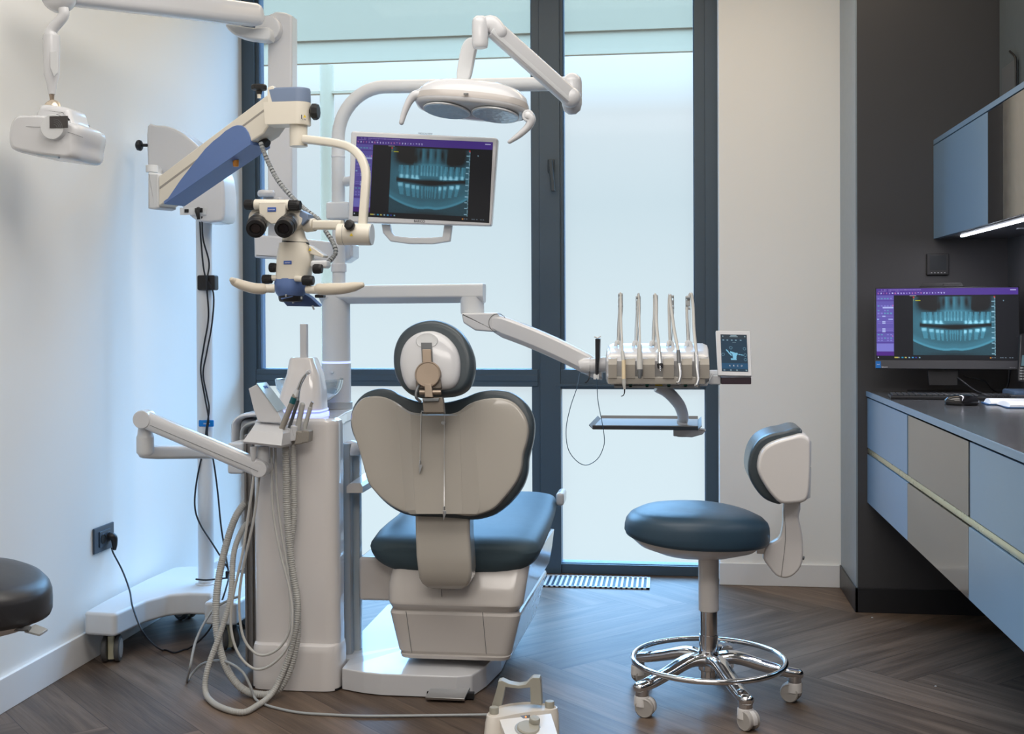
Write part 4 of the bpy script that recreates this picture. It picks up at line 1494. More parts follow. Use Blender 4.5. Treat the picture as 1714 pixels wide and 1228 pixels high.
cen = P(790, 178, 3.76)
Rl = (Matrix.Rotation(R(6.5), 3, 'Y') @ Matrix.Rotation(R(-9), 3, 'X'))
u_, w_, n_ = Rl @ Vector((1, 0, 0)), Rl @ Vector((0, 1, 0)), Rl @ Vector((0, 0, 1))


def lo(x, y, z=0.0):
    return cen + u_ * x + w_ * y + n_ * z


N_ = 56
ol_pts = []
for k in range(N_):
    t_ = 2 * math.pi * k / N_
    c_, s_ = math.cos(t_), math.sin(t_)
    ol_pts.append(lo(math.copysign(abs(c_) ** .9, c_) * .182, math.copysign(abs(s_) ** .85, s_) * (.108 + .006 * math.cos(2 * t_))))
g = G().dome(ol_pts, n_, [(.6, -.020), (.90, -.018), (.97, -.014), (1.0, -.004), (1.0, .008), (.985, .022), (.95, .036), (.86, .052), (.7, .064), (.5, .071), (.25, .075)], c=cen)
g.build('lamp_body', M_white, ol, 60)
G().dome(ol_pts, n_, [(1.004, -.004), (1.006, .0), (1.006, .008), (.998, .016), (.992, .016)], c=cen).build('lower_shading', M_taupe if False else mat('band_shading', (.50, .47, .45), .25, coat=.4), ol, 60)  # shading of the lower lamp body put on as a grey band
M_refl = mat('faceted_reflector', (.62, .72, .80), .38, metal=.5)
_vt = M_refl.node_tree
_vo = _vt.nodes.new('ShaderNodeTexVoronoi')
_vo.inputs['Scale'].default_value = 60
_bp = _vt.nodes.new('ShaderNodeBump')
_bp.inputs['Strength'].default_value = .7
_bp.inputs['Distance'].default_value = .004
_tc = _vt.nodes.new('ShaderNodeTexCoord')
_vt.links.new(_tc.outputs['Object'], _vo.inputs['Vector'])
_vt.links.new(_vo.outputs['Distance'], _bp.inputs['Height'])
_vt.links.new(_bp.outputs[0], _vt.nodes['Principled BSDF'].inputs['Normal'])
for cx in (-.077, .080):
    c0 = lo(cx, -.01, -.021)
    G().lathe([(.0, .0), (.070, .0), (.073, .002), (.073, .006), (.070, .008)], c0, -n_, 40).build('lens', M_refl, ol, 30, label='faceted round lens')
    G().torus(c0 - n_ * .004, .0735, .003, n_, 40, 8).build('lens_rim', M_white2, ol)
# handles
for pth, rr_ in (([(706, 158), (694, 160), (685, 170), (677, 188), (672, 205)], [.017, .015, .012, .010, .008]), ([(884, 194), (889, 200), (884, 212), (869, 226), (853, 237)], [.017, .015, .012, .010, .007])):
    pts = [P(x, y, 3.72) for x, y in pth]
    G().tube(pts, rr_, n=16, k=5, roundend=True).build('handle', M_white, ol, 60)
    G().cyl(pts[0] + Vector((0, -.012, 0)), pts[0] + Vector((0, .03, 0)), .019, 24, .004).build('handle_socket', M_white, ol)
G().box(lo(-.01, -.112, .0), lo(.004, -.106, .006)).build('sensor_slot', M_greyd, ol)

# ---------------------------------------------------------------- patient monitor
TL, TR, BR, BL = P(587, 218.8, 3.98), P(833.7, 230.4, 3.98), P(822.4, 378.6, 3.96), P(582.4, 372, 3.96)
pm = thing('patient_monitor', 'white framed monitor with radiograph hanging in front of the window', 'monitor', tuple((TL + BR) / 2))
G().slab(rnd([TL, TR, BR, BL], .012, 5), (0, .035, 0), .006).build('housing', M_white, pm, 40)
G().box(tuple((TL + BR) / 2 + Vector((-.08, .035, -.06))), tuple((TL + BR) / 2 + Vector((.08, .075, .05))), .01).build('rear_housing', M_white2, pm)
nm_ = (TR - TL).cross(BL - TL).normalized()
nm_ = nm_ if nm_.y < 0 else -nm_
pl_ = TL + nm_ * .0014
sTL, sTR, sBL = (PP(x, y, pl_, nm_) for x, y in ((597, 228), (825, 238), (590.2, 361.2)))
grid_screen('screen', _rgb, sTL, sTR - sTL, sBL - sTL, 1.0, pm, dim=.62)
hp_ = [(435, 975), (450, 1060), (520, 1138), (700, 1163), (920, 1163), (1078, 1138), (1098, 985), (1022, 985), (1005, 1093), (900, 1100), (700, 1100), (560, 1085), (530, 1050), (515, 978)]
G().slab([P(560 + x / 5.583, 200 + y / 5.583, 3.99) for x, y in hp_], (0, .022, 0), .005).build('handle', M_white2, pm, 40)
rt_ = (TR - TL).normalized()
upv = (TL - BL).normalized()
text('BARCO', .0115, M_print, pm, PP(702, 370.3, pl_, nm_), rt_, upv, 'brand_lettering', bold=.0002)
text('MEDICALVIEW', .0075, M_print, pm, PP(712, 223.6, pl_, nm_), rt_, upv, 'model_lettering')
G().box(P(812.5, 355, 3.972), P(816.5, 352, 3.972) + Vector((.002, .003, .003))).build('osd_mark', M_white2, pm)
G().tube([(CXp + .03, 4.12, (TL.z + BL.z) / 2), (CXp + .10, 4.06, (TL.z + BL.z) / 2), ((TL.x + TR.x) / 2 - .04, 4.05, (TL.z + BL.z) / 2)], .018, n=14, k=5).build('monitor_bracket', M_white2, pm)

# ---------------------------------------------------------------- delivery arm and console
da = thing('delivery_arm', 'white swivelling arm reaching from the column beam to the instrument console', 'arm', tuple(P(800, 535, 3.98)))
q = P(795, 540, 3.98)
bx = [P(x, y, 3.93) for x, y in ((772, 524), (832, 523), (840, 533), (838, 545), (830, 556), (795, 553), (775, 540))]
G().slab(rnd(bx, [.004, .01, .01, .01, .006, .01, .01], 4), (0, .085, 0), .006).build('swivel_housing', M_white, da, 40)
a_, b_ = P(824, 540.5, 3.965), P(1008, 622, 3.86)
secs = []
for k in range(11):
    t_ = k / 10
    c_ = a_.lerp(b_, t_) + Vector((0, 0, .010 * math.sin(math.pi * t_)))
    hh = .036 if .03 < t_ < .97 else .026
    secs.append((c_, hh))
ring_ = []
for (c_, hh) in secs:
    ring_.append(rnd([c_ + Vector((0, -.034, -hh * .55)), c_ + Vector((0, -.034, hh * .75)), c_ + Vector((0, -.018, hh)), c_ + Vector((0, .034, hh)), c_ + Vector((0, .034, -hh)), c_ + Vector((0, -.024, -hh))], .006, 2))
G().rings(ring_).build('spring_arm', M_white, da, 25, label='long white spring arm')
G().torus(P(833, 540, 3.929), .030, .0009, (0, 1, 0), 40, 6).build('pivot_seam', M_greyd, da)

dc_ = thing('instrument_console', 'white instrument console holding five handpieces in front of the window', 'instrument console', tuple(P(1105, 640, 3.82)))


def cx_(x, y, Y):
    return P(920 + x / 3.61, 460 + y / 3.61, Y)


x0c, x1c = cx_(352, 560, 3.74).x, cx_(965, 560, 3.74).x


def csec(x, k=1.0, sh=0.0):
    raw = [(3.93, 1.085), (3.90, 1.100), (3.83, 1.102), (3.765, 1.078), (3.735, 1.066), (3.722, 1.050), (3.728, .996), (3.745, .975), (3.80, .972), (3.92, .985)]
    cy, cz = 3.82, 1.035
    return [Vector((x + (sh * (1 if z > 1.04 else .6)), cy + (y - cy) * k, cz + (z - cz) * k)) for y, z in raw]


G().rings([csec(x0c - .008, .70), csec(x0c - .004, .88), csec(x0c + .010, 1.0), csec(x1c - .018, 1.0), csec(x1c - .004, .90), csec(x1c, .72)]).build('console_body', M_white, dc_, 35)
hx = [430, 540, 660, 775, 885]
g = G()
edges_ = [355] + [v for h_ in hx for v in (h_ - 24, h_ + 24)] + [965]
for k in range(0, len(edges_), 2):
    xa, xb = cx_(edges_[k], 560, 3.70).x, cx_(edges_[k + 1], 560, 3.70).x
    g.rings([[Vector((x, 3.775, 1.068)), Vector((x, 3.715, 1.058)), Vector((x, 3.695, 1.040)), Vector((x, 3.70, .998)), Vector((x, 3.73, .985)), Vector((x, 3.775, .985))] for x in (xa, xa + .004, xb - .004, xb)])
g.box((x0c, 3.705, .978), (x1c - .012, 3.78, 1.004), .006)
g.build('holder_strip', M_shell, dc_, 30, label='cream notched holder strip')
G().tube([cx_(350, 600, 3.735), cx_(380, 655, 3.725), cx_(950, 662, 3.725), cx_(985, 600, 3.735)], .0045, n=10).build('bumper', M_white2, dc_)
G().box((x0c + .02, 3.72, .966), (x1c - .03, 3.88, .9745)).build('under_panel', M_greyd, dc_)
for x in (488, 588, 720, 820):
    q = cx_(x, 672, 3.72)
    G().box(q + Vector((-.005, 0, -.004)), q + Vector((.006, .01, .0075)), .001, 1).build('green_clip', M_green, dc_, label='small green clip')
q = cx_(660, 670, 3.72)
G().box(q + Vector((-.011, 0, -.001)), q + Vector((.011, .01, .004))).build('yellow_clip', M_yellow, dc_)
# left joint
q0, q1 = cx_(190, 555, 3.84), cx_(345, 540, 3.84)
G().tube([q0 + Vector((-.004, 0, 0)), q0 + Vector((.010, 0, .003)), q0.lerp(q1, .35), q0.lerp(q1, .36), q1], [.020, .026, .027, .024, .025], n=26).build('side_joint', M_white, dc_, 40)
G().tube([cx_(240, 585, 3.80), cx_(240, 620, 3.79), cx_(222, 650, 3.79), cx_(216, 645, 3.79)], .0022, n=8, k=4).build('hook', M_cable, dc_, label='small dark hook')
# right side: stub, control panel
G().cyl(cx_(965, 605, 3.80) + Vector((0, 0, .0)), cx_(1030, 605, 3.80), .0165, 20, .002).box(cx_(965, 660, 3.81), cx_(1035, 612, 3.78), .004).build('panel_bracket', M_white2, dc_)
TLc, TRc, BRc, BLc = P(1197.8, 553, 3.80), P(1255.6, 554, 3.80), P(1258.4, 629, 3.75), P(1201.6, 628, 3.75)
nn = (TRc - TLc).cross(BLc - TLc).normalized()
nn = nn if nn.y > 0 else -nn
G().slab(rnd([TLc, TRc, BRc, BLc], .003, 3), nn * .014, .002).build('panel_housing', M_white, dc_)
pw, phh = 66, 94
im = np.zeros((phh, pw, 3)) + np.array([.008, .035, .065])
im[:12] = (.02, .035, .05)


def pf(x0, x1, y0, y1, c):
    im[int(y0 * phh):max(int(y1 * phh), int(y0 * phh) + 1), int(x0 * pw):max(int(x1 * pw), int(x0 * pw) + 1)] = c


im[int(.78 * phh):int(.93 * phh)] = (.01, .07, .15)
for x in (.08, .90):
    pf(x, x + .04, .05, .075, (.25, .35, .4))
pf(.38, .62, .03, .045, (.25, .35, .4))
pf(.36, .66, .06, .075, (.25, .35, .4))
for x in (.08, .24, .40, .56, .74):
    pf(x, x + .06, .15, .175, (.25, .4, .5))
pf(.44, .58, .215, .23, (.2, .3, .35))
for x in (.08, .33, .55, .9):
    pf(x, x + .06, .955, .98, (.2, .3, .35))
# chair pictogram
yy, xx = np.mgrid[0:phh, 0:pw]
xn, yn = xx / pw, yy / phh
ic = np.array([.20, .50, .70])
ch_m = ((np.abs((yn - .42) - (xn - .2) * .8) < .022) & (xn > .19) & (xn < .38)) | ((np.abs(yn - .50 - .02 * np.sin(xn * 14)) < .025) & (xn > .34) & (xn < .62)) | ((yn > .5) & (yn < .64) & (np.abs(xn - .50) < .10 - (yn - .5) * .3)) | ((yn > .64) & (yn < .69) & (np.abs(xn - .46) < .11)) | ((np.abs(yn - .53 - (xn - .62) * .12) < .008) & (xn > .6) & (xn < .85))
im[ch_m] = ic
for cx0, cy0 in ((.37, .36), (.07, .54), (.90, .55), (.90, .67), (.88, .38)):
    rr2 = np.hypot((xn - cx0) * .71, yn - cy0)
    im[(rr2 > .030) & (rr2 < .040)] = (.12, .26, .36)
sTLc, sTRc, sBLc = (PP(x, y, TLc - nn * .0014, nn) for x, y in ((1206, 559.2), (1249.8, 560), (1208.2, 620.8)))
ofn = Vector((0, 0, 0))
grid_screen('control_screen', im, sTLc + ofn, sTRc - sTLc, sBLc - sTLc, 1.0, dc_)
for s_, fx_ in (('A', .31), ('B', .46), ('C', .61), ('D', .76)):
    text(s_, .0068, M_pwhite, dc_, sTLc - nn * .0005 + (sTRc - sTLc) * fx_ + (sBLc - sTLc) * .85, sTRc - sTLc, sTLc - sBLc, 'button_letter')
G().box(P(1207, 643, 3.76), P(1257.5, 631, 3.76) + Vector((0, .05, 0)), .003).build('panel_foot', mat('aubergine_plastic', (.05, .032, .045), .3), dc_, label='dark aubergine foot bar')
G().box(P(1186, 643, 3.765), P(1206.5, 628.5, 3.765) + Vector((0, .045, 0)), .003).build('panel_neck', M_white2, dc_)

# whip arms: slim double rails with a roller head, one per handpiece
tops = [(428, 120), (535, 135), (640, 130), (737, 130), (835, 135)]
for k, ((tx, ty), bx_) in enumerate(zip(tops, (415, 522, 625, 728, 838))):
    g = G()
    T_ = cx_(tx, ty, 3.86)
    B_b = cx_(bx_, 430, 3.82)
    for s_ in (-1, 1):
        g.tube([B_b + Vector((s_ * .004, 0, -.01)), B_b.lerp(T_, .35) + Vector((s_ * .0055, 0, 0)), T_ + Vector((s_ * .0065, 0, -.05)), T_ + Vector((s_ * .0065, 0, .004))], 1, n=8, wh=(.0028, .0012), e=.6, up=(1, 0, 0))
    g.box(T_ + Vector((-.0065, -.006, -.028)), T_ + Vector((.0065, .006, -.012)), .001, 1)
    g.cyl(T_ + Vector((-.008, 0, -.036)), T_ + Vector((.008, 0, -.036)), .0035, 12)
    g.cyl(T_ + Vector((-.007, -.004, 0)), T_ + Vector((.007, -.004, 0)), .005, 12)
    g.build('whip_arm', M_grey, dc_, 40, label='slim grey whip arm')
    g = G()
    g.tube([B_b + Vector((-.008, -.02, .0)), B_b + Vector((-.004, -.018, .014)), B_b + Vector((.006, -.018, .010)), B_b + Vector((.010, -.022, -.008))], 1, n=8, k=3, wh=(.006, .002), up=(0, 1, 0))
    g.build('whip_socket', M_white2, dc_)

hpd = [
    # label, hose pts (crop px, Y), hose radius, body pieces
    ('grey syringe handpiece with cream barrel and bent tip in the console, nearest the cord loop', 'dental syringe', [(415, 420, 3.80), (425, 200, 3.85), (428, 112, 3.855), (430, 150, 3.845), (432, 300, 3.79), (440, 470, 3.705)], .0040),
    ('thick grey handpiece with dark conical tip in the console, second in the row', 'handpiece', [(524, 425, 3.80), (532, 200, 3.85), (536, 112, 3.855), (541, 160, 3.845), (543, 300, 3.79), (546, 425, 3.71)], .0031),
    ('silver motor handpiece with black ring in the middle of the console row', 'handpiece', [(628, 425, 3.80), (634, 200, 3.85), (634, 120, 3.855), (644, 160, 3.845), (646, 300, 3.80), (665, 480, 3.705)], .0052),
    ('slim silver contra-angle handpiece in the console, next but one to the touch panel', 'handpiece', [(728, 425, 3.80), (722, 200, 3.85), (727, 118, 3.855), (732, 180, 3.845), (752, 330, 3.79), (778, 460, 3.705)], .0052),
    ('slim silver contra-angle handpiece in the console, next to the touch panel', 'handpiece', [(838, 425, 3.82), (830, 200, 3.86), (852, 112, 3.86), (866, 180, 3.845), (872, 330, 3.79), (888, 480, 3.705)], .0050),
]
for k, (lb, ct, hpx, hr_) in enumerate(hpd):
    hnd = thing('handpiece', lb, ct, tuple(cx_(hpx[-1][0], 600, 3.70)), group='handpieces on the console')
    G().tube([cx_(*p) for p in hpx], hr_, n=12, k=6).build('hose', M_hose, hnd, 60)
    if k == 0:
        G().tube([cx_(440, 462, 3.706), cx_(444, 500, 3.696), cx_(446, 520, 3.69)], [.0055, .0062, .005], n=16).build('collar', M_hose, hnd)
        G().tube([cx_(447, 515, 3.690), cx_(448, 630, 3.680)], 1, n=14, wh=(.0062, .007), e=.7, up=(0, 1, 0)).build('barrel', mat('cream_barrel', (.72, .60, .40), .35), hnd, label='cream barrel')
        G().tube([cx_(449, 625, 3.680), cx_(450, 660, 3.678), cx_(453, 690, 3.676)], [.0066, .0058, .0036], n=14).build('nozzle_base', M_hose, hnd)
        G().tube([cx_(453, 685, 3.676), cx_(452, 712, 3.674), cx_(444, 728, 3.672), cx_(432, 733, 3.670)], [.0022, .0018, .0014, .0012], n=10, k=4).build('tip', M_cable, hnd)
    elif k == 1:
        G().tube([cx_(546, 420, 3.712), cx_(544, 450, 3.706), cx_(544, 540, 3.690), cx_(545, 575, 3.684)], [.005, .0075, .0095, .0088], n=20).build('barrel', M_hose, hnd)
        G().tube([cx_(545, 572, 3.684), cx_(545, 590, 3.682), cx_(544, 624, 3.678)], [.0088, .0082, .0045], n=20).build('tip', M_greyd, hnd)
    elif k == 2:
        G().tube([cx_(664, 470, 3.706), cx_(667, 540, 3.692)], [.0056, .0085], n=20).build('barrel', M_steel, hnd)
        G().tube([cx_(667, 538, 3.692), cx_(669, 562, 3.688)], [.0094, .0088], n=20).build('ring', M_black, hnd)
        G().tube([cx_(668, 548, 3.684), cx_(669, 580, 3.680)], [.0038, .003], n=14).build('spigot', M_chrome, hnd)
    else:
        o_ = (0, 0) if k == 3 else (107, 12)
        X_ = lambda x, y, Y: cx_(x + o_[0], y + o_[1], Y)
        G().tube([X_(777, 455, 3.706), X_(780, 500, 3.70), X_(782, 540, 3.692)], [.0055, .0064, .0060], n=16).build('collar', M_greyd if k == 3 else M_steel, hnd)
        bend = [X_(782, 535, 3.692), X_(788, 585, 3.684), X_(788, 620, 3.678), X_(778, 652, 3.672)] if k == 3 else [X_(780, 530, 3.692), X_(786, 580, 3.684), X_(790, 620, 3.678), X_(780, 656, 3.672)]
        G().tube(bend, [.0058, .0056, .0048, .0042], n=16, k=4).build('barrel', M_steel, hnd)
        G().cyl(bend[-1] + Vector((-.006, 0, .002)), bend[-1] + Vector((.005, 0, -.003)), .0048, 16, .001).build('head', M_chrome, hnd)

# slim dark panel on the console's left joint with a cord loop
sd = thing('cord_holder', 'slim dark upright panel with thin blue cord loop beside the console joint', 'holder', tuple(cx_(288, 600, 3.78)))
G().slab(rnd([cx_(275, 385, 3.79), cx_(303, 385, 3.79), cx_(300, 500, 3.79), cx_(290, 632, 3.79), cx_(276, 600, 3.79)], .003), (0, .055, 0), .002).build('dark_panel', M_cable, sd)
G().tube([cx_(270, 372, 3.786), cx_(290, 382, 3.786), cx_(308, 370, 3.786)], 1, n=8, wh=(.002, .0025)).box(cx_(264, 632, 3.79), cx_(298, 600, 3.79) + Vector((0, .03, 0)), .002).build('end_clip', M_white2, sd)
lp = [(182, 595, 3.83), (165, 680, 3.80), (125, 800, 3.78), (100, 930, 3.77), (112, 1050, 3.765), (165, 1125, 3.76), (225, 1148, 3.76), (290, 1110, 3.76), (325, 1040, 3.765), (330, 980, 3.77), (315, 880, 3.775), (292, 760, 3.78), (284, 625, 3.785)]
G().tube([cx_(*p) for p in lp], .0012, n=8, k=8).build('cord_loop', mat('dark_blue_cord', (.02, .06, .11), .4), sd)

# tray on its bracket under the console
ty = thing('instrument_tray', 'grey bracket tray below the instrument console in front of the window', 'tray', tuple(cx_(700, 910, 3.9)))
ztr = .832


def tz(x, y, z=ztr):
    return PZ(920 + x / 3.61, 460 + y / 3.61, z)


A1, A2, A3, A4 = tz(262, 925), tz(900, 948), tz(985, 890), tz(385, 872)
A4 = A1 + (A3 - A2)
A3 = A2 + (tz(985, 890) - A2)
Yb = 4.14
A1, A2 = Vector((A1.x, 3.80, ztr)), Vector((A2.x, 3.80, ztr))
A3, A4 = Vector((A2.x + .008, Yb, ztr)), Vector((A1.x + .008, Yb, ztr))
G().slab([A1, A2, A3, A4], (0, 0, .003)).build('tray_plate', mat('tray_grey', (.33, .33, .32), .6, spec=.2), ty)
g = G()
for a, b in ((A1, A2), (A2, A3), (A4, A3), (A1, A4)):
    t_ = (b - a).normalized()
    nx = Vector((t_.y, -t_.x, 0))
    ctr = (A1 + A3) / 2
    if (a - ctr).dot(nx) < 0:
        nx = -nx
    g.slab([a + nx * -.001, b + nx * -.001, b + nx * .012 + Vector((0, 0, .012)), a + nx * .012 + Vector((0, 0, .012))], (0, 0, -.003))
g.build('tray_rim', M_greyd, ty)
hub = P(1142, 715, 3.93)
g = G()
g.tube([P(1100, 646, 3.84), P(1118, 656, 3.85), P(1136, 676, 3.88), P(1143, 694, 3.91), P(1143, 703, 3.93)], [1.0, 1.0, .95, .9, .85], n=18, k=5, wh=(.020, .020), e=.8, up=(0, 1, 0))
g.build('tray_arm', M_white, ty, 50)
G().lathe([(.0175, -.030), (.0185, -.027), (.0185, .010), (.017, .011), (.018, .013), (.018, .022), (.016, .026)], (hub.x, 3.93, hub.z), n=28).build('tray_hub', M_white, ty, 50)
G().slab(rnd([P(1127, 719, 3.91), P(1160, 718, 3.91), P(1183, 719, 3.91), P(1176, 727, 3.91), P(1158, 732, 3.91), P(1127, 730, 3.91)], .004), (0, .045, 0), .004).build('tray_grip', M_white, ty)

# ---------------------------------------------------------------- assistant's arm and holder
ah = thing('assistant_holder', 'white assistant instrument holder on folding arm in front of the unit tower', 'instrument holder', tuple(P(440, 740, 3.6)))


def ac(x, y, Y):
    return P(200 + x / 3.838, 520 + y / 3.838, Y)


mb0, mb1 = ac(692, 1048, 3.80), ac(830, 850, 3.80)
G().box((mb0.x, 3.80, mb0.z), (-1.40, 3.93, mb1.z), .008, 3).build('mount_bracket', M_white2, ah)
l0, l1, l2 = ac(760, 905, 3.84), ac(240, 908, 3.66), ac(165, 905, 3.62)
G().tube([l0, l1, l2], 1, n=16, wh=(.022, .0215), e=.55, up=(0, 0, 1), roundend=True).build('lower_arm', M_white2, ah, 45)
el = ac(166, 860, 3.62)
zt_e = ac(166, 720, 3.62).z
G().lathe([(.020, -.03), (.0275, -.02), (.0275, .028), (.0268, .029), (.0268, .031), (.0245, .036), (.0225, .050), (.019, zt_e - el.z + .02)], (el.x, 3.62, el.z - .004), n=28).build('elbow', M_white2, ah, 50)
u0, u1 = ac(160, 695, 3.60), ac(905, 1012, 3.585)
G().tube([u0, u1], 1, n=20, wh=(.021, .0275), e=.6, up=(0, 0, 1), roundend=True).build('upper_arm', M_white, ah, 45)
dv = (u1 - u0).normalized()
G().tube([u0 + dv * .03 + Vector((0, -.0215, -.006)), u1 + Vector((0, -.0215, -.006))], .0007, n=6).build('arm_seam', M_greyd, ah)
G().cyl((u0.x, 3.575, u0.z), (u0.x, 3.63, u0.z), .029, 32, .004).build('arm_knuckle', M_white, ah)
G().cyl((u1.x, 3.565, u1.z), (u1.x, 3.64, u1.z), .0265, 32, .004).build('arm_knuckle', M_white, ah)
G().cyl((u1.x + .003, 3.60, u1.z), (u1.x + .003, 3.60, ac(900, 870, 3.6).z), .020, 24, .002).build('holder_neck', M_white2, ah)
# holder body
bt = [ac(795, 838, 3.54), ac(845, 765, 3.58), ac(1050, 785, 3.58), ac(1040, 862, 3.54)]
g = G()
g.rings([[ac(800, 850, 3.55), ac(1035, 880, 3.55), ac(1120, 860, 3.66), ac(870, 840, 3.66)],
         [ac(793, 838, 3.54), ac(1040, 866, 3.54), ac(1135, 845, 3.67), ac(860, 830, 3.67)],
         [ac(845, 766, 3.565), ac(1050, 788, 3.565), ac(1135, 775, 3.67), ac(870, 760, 3.67)],
         [ac(880, 712, 3.62), ac(1040, 726, 3.62), ac(1090, 735, 3.67), ac(890, 715, 3.67)]])
g.build('holder_body', M_white, ah, 25)
sd_ = [ac(828, 500, 3.60), ac(880, 472, 3.60), ac(1015, 645, 3.60), ac(1050, 722, 3.60), ac(890, 712, 3.60), ac(862, 640, 3.60)]
G().slab(sd_, (.0, .055, 0.0), .003).build('display_wedge', M_white, ah)
dsp = [ac(876, 468, 3.597), ac(1010, 652, 3.597)]
dw = Vector((.020, .055, .008))
q_ = [dsp[0], dsp[1], ac(1068, 628, 3.65), ac(940, 462, 3.65)]
nq = (q_[1] - q_[0]).cross(q_[3] - q_[0]).normalized()
nq = nq if nq.z > 0 else -nq
G().slab([p + nq * .001 for p in q_], nq * .003, .001).build('display_window', mat('pale_blue_film', (.42, .52, .58), .15, coat=.6), ah, label='pale translucent display film')
text('EMS', .013, M_brand, ah, (q_[0] + (q_[1] - q_[0]) * .17 + (q_[3] - q_[0]) * .55) + nq * .0048, q_[3] - q_[0], q_[0] - q_[1], 'brand_lettering', bold=.0004)
for k in range(5):
    f_ = .36 + k * .11
    p_ = q_[0] + (q_[1] - q_[0]) * f_ + (q_[3] - q_[0]) * .5 + nq * .0045
    text(['- - -', '+ o -', '1 2 3', '| | |', 'o o'][k], .008, mat('film_print', (.22, .30, .36), .4) if k == 0 else bpy.data.materials['film_print'], ah, p_, q_[3] - q_[0], q_[0] - q_[1], 'key_print')
for a, b, m in (((1060, 750), (1098, 850), M_white), ((1098, 735), (1140, 835), M_white), ((1132, 770), (1180, 855), M_taupe), ((1172, 765), (1220, 845), M_taupe)):
    p_, q2 = ac(a[0], a[1], 3.62), ac(b[0] - 8, b[1], 3.62)
    x_, xx_ = p_.x, q2.x
    G().slab(rnd([p_, ac(b[0], a[1] + 8, 3.62), ac(b[0] - 6, b[1], 3.62), ac(a[0] - 12, b[1] + 8, 3.62)], .004), (0, .045, 0), .004).build('instrument_socket', m, ah)
for x in (860, 903):
    p_ = ac(x, 872, 3.57 if x == 860 else 3.60)
    G().tube([p_, p_ + Vector((0, 0, -.02)), p_ + Vector((0, 0, -.038)), p_ + Vector((0, 0, -.046))], [.0105, .0100, .0075, .005], n=16, k=3).build('strain_relief', M_white2, ah, label='tapered hose relief')

ai = [('thick taupe scaler handpiece with teal band and long curved tip in the assistant holder', [(1035, 775), (1128, 545)], [.0095, .0095], M_taupe, 3.60),
      ('slim dark grey curing light wand behind the teal-banded scaler', [(1092, 748), (1145, 580)], [.0055, .0058], M_greyd, 3.635),
      ('thick grey suction handpiece next to the slim one in the assistant holder', [(1145, 790), (1148, 735), (1175, 605)], [.0060, .0092, .0088], M_hose, 3.64),
      ('narrow grey suction handpiece with small nozzle, outermost in the assistant holder', [(1190, 780), (1192, 740), (1225, 625)], [.0045, .0072, .0070], M_hose, 3.645)]
ends = []
for k, (lb, pp_, rr_, m, Y_) in enumerate(ai):
    t = thing('assistant_handpiece', lb, 'handpiece', tuple(ac(*pp_[0], Y_)), group='handpieces in the assistant holder')
    G().tube([ac(*p, Y_) for p in pp_], rr_, n=18, roundend=True).build('barrel', m, t, 50)
    if k == 0:
        G().tube([ac(1108, 594, Y_), ac(1123, 556, Y_)], .0098, n=20).build('band', M_teal, t, label='teal band')
        G().tube([ac(1128, 548, Y_), ac(1145, 505, Y_)], [.0095, .0065], n=18).build('cone', M_white2, t)
        G().tube([ac(1145, 505, Y_), ac(1170, 440, Y_), ac(1200, 405, Y_), ac(1208, 398, Y_)], [.0050, .0030, .0035, .006], n=14, k=4).build('neck', M_steel, t)
        G().cyl(ac(1206, 400, Y_), ac(1206, 400, Y_) + Vector((.010, -.006, .006)), .0062, 18, .001).build('mirror_head', M_white, t)
    elif k == 1:
        G().tube([ac(1143, 590, Y_), ac(1160, 490, Y_), ac(1200, 410, Y_ - .01)], [.0055, .0035, .0025], n=14, k=5).build('light_guide', M_chrome, t)
    elif k == 2:
        G().tube([ac(1175, 606, Y_), ac(1177, 600, Y_)], [.0086, .0078], n=18).build('rim', M_taupe, t)
    else:
        G().tube([ac(1222, 640, Y_), ac(1232, 600, Y_), ac(1240, 585, Y_)], [.0062, .0045, .0048], n=14).build('nozzle', M_taupe, t)


# ---------------------------------------------------------------- hoses in front of the tower
def hc(x, y, Y):
    p = P(300 + x / 2.74, 780 + y / 2.74, Y)
    return p


def hose(lb, pts, r, m, ribbed=False):
    P3 = []
    for x, y, Y in pts:
        p = hc(x, y, Y)
        if p.z < r * 1.05:
            p = PZ(300 + x / 2.74, 780 + y / 2.74, r * 1.05)
        P3.append(p)
    sm = smooth(P3, 10)
    for p in sm:
        p.z = max(p.z, r * 1.02)
    if ribbed:
        L = [0]
        for a, b in zip(sm, sm[1:]):
            L.append(L[-1] + (b - a).length)
        n = int(L[-1] / .0017)
        out, rr = [], []
        for i in range(n + 1):
            s_ = L[-1] * i / n
            out.append(Vector([float(np.interp(s_, L, [p[k] for p in sm])) for k in range(3)]))
            rr.append(r * (1.0 if (i // 2) % 2 else .90))
        o = G().tube(out, rr, n=14).build('hose', m, None, 80)
    else:
        o = G().tube(sm, r, n=12).build('hose', m, None, 80)
    tag(o, lb, 'hose', 'hoses looping below the assistant holder')
    return o


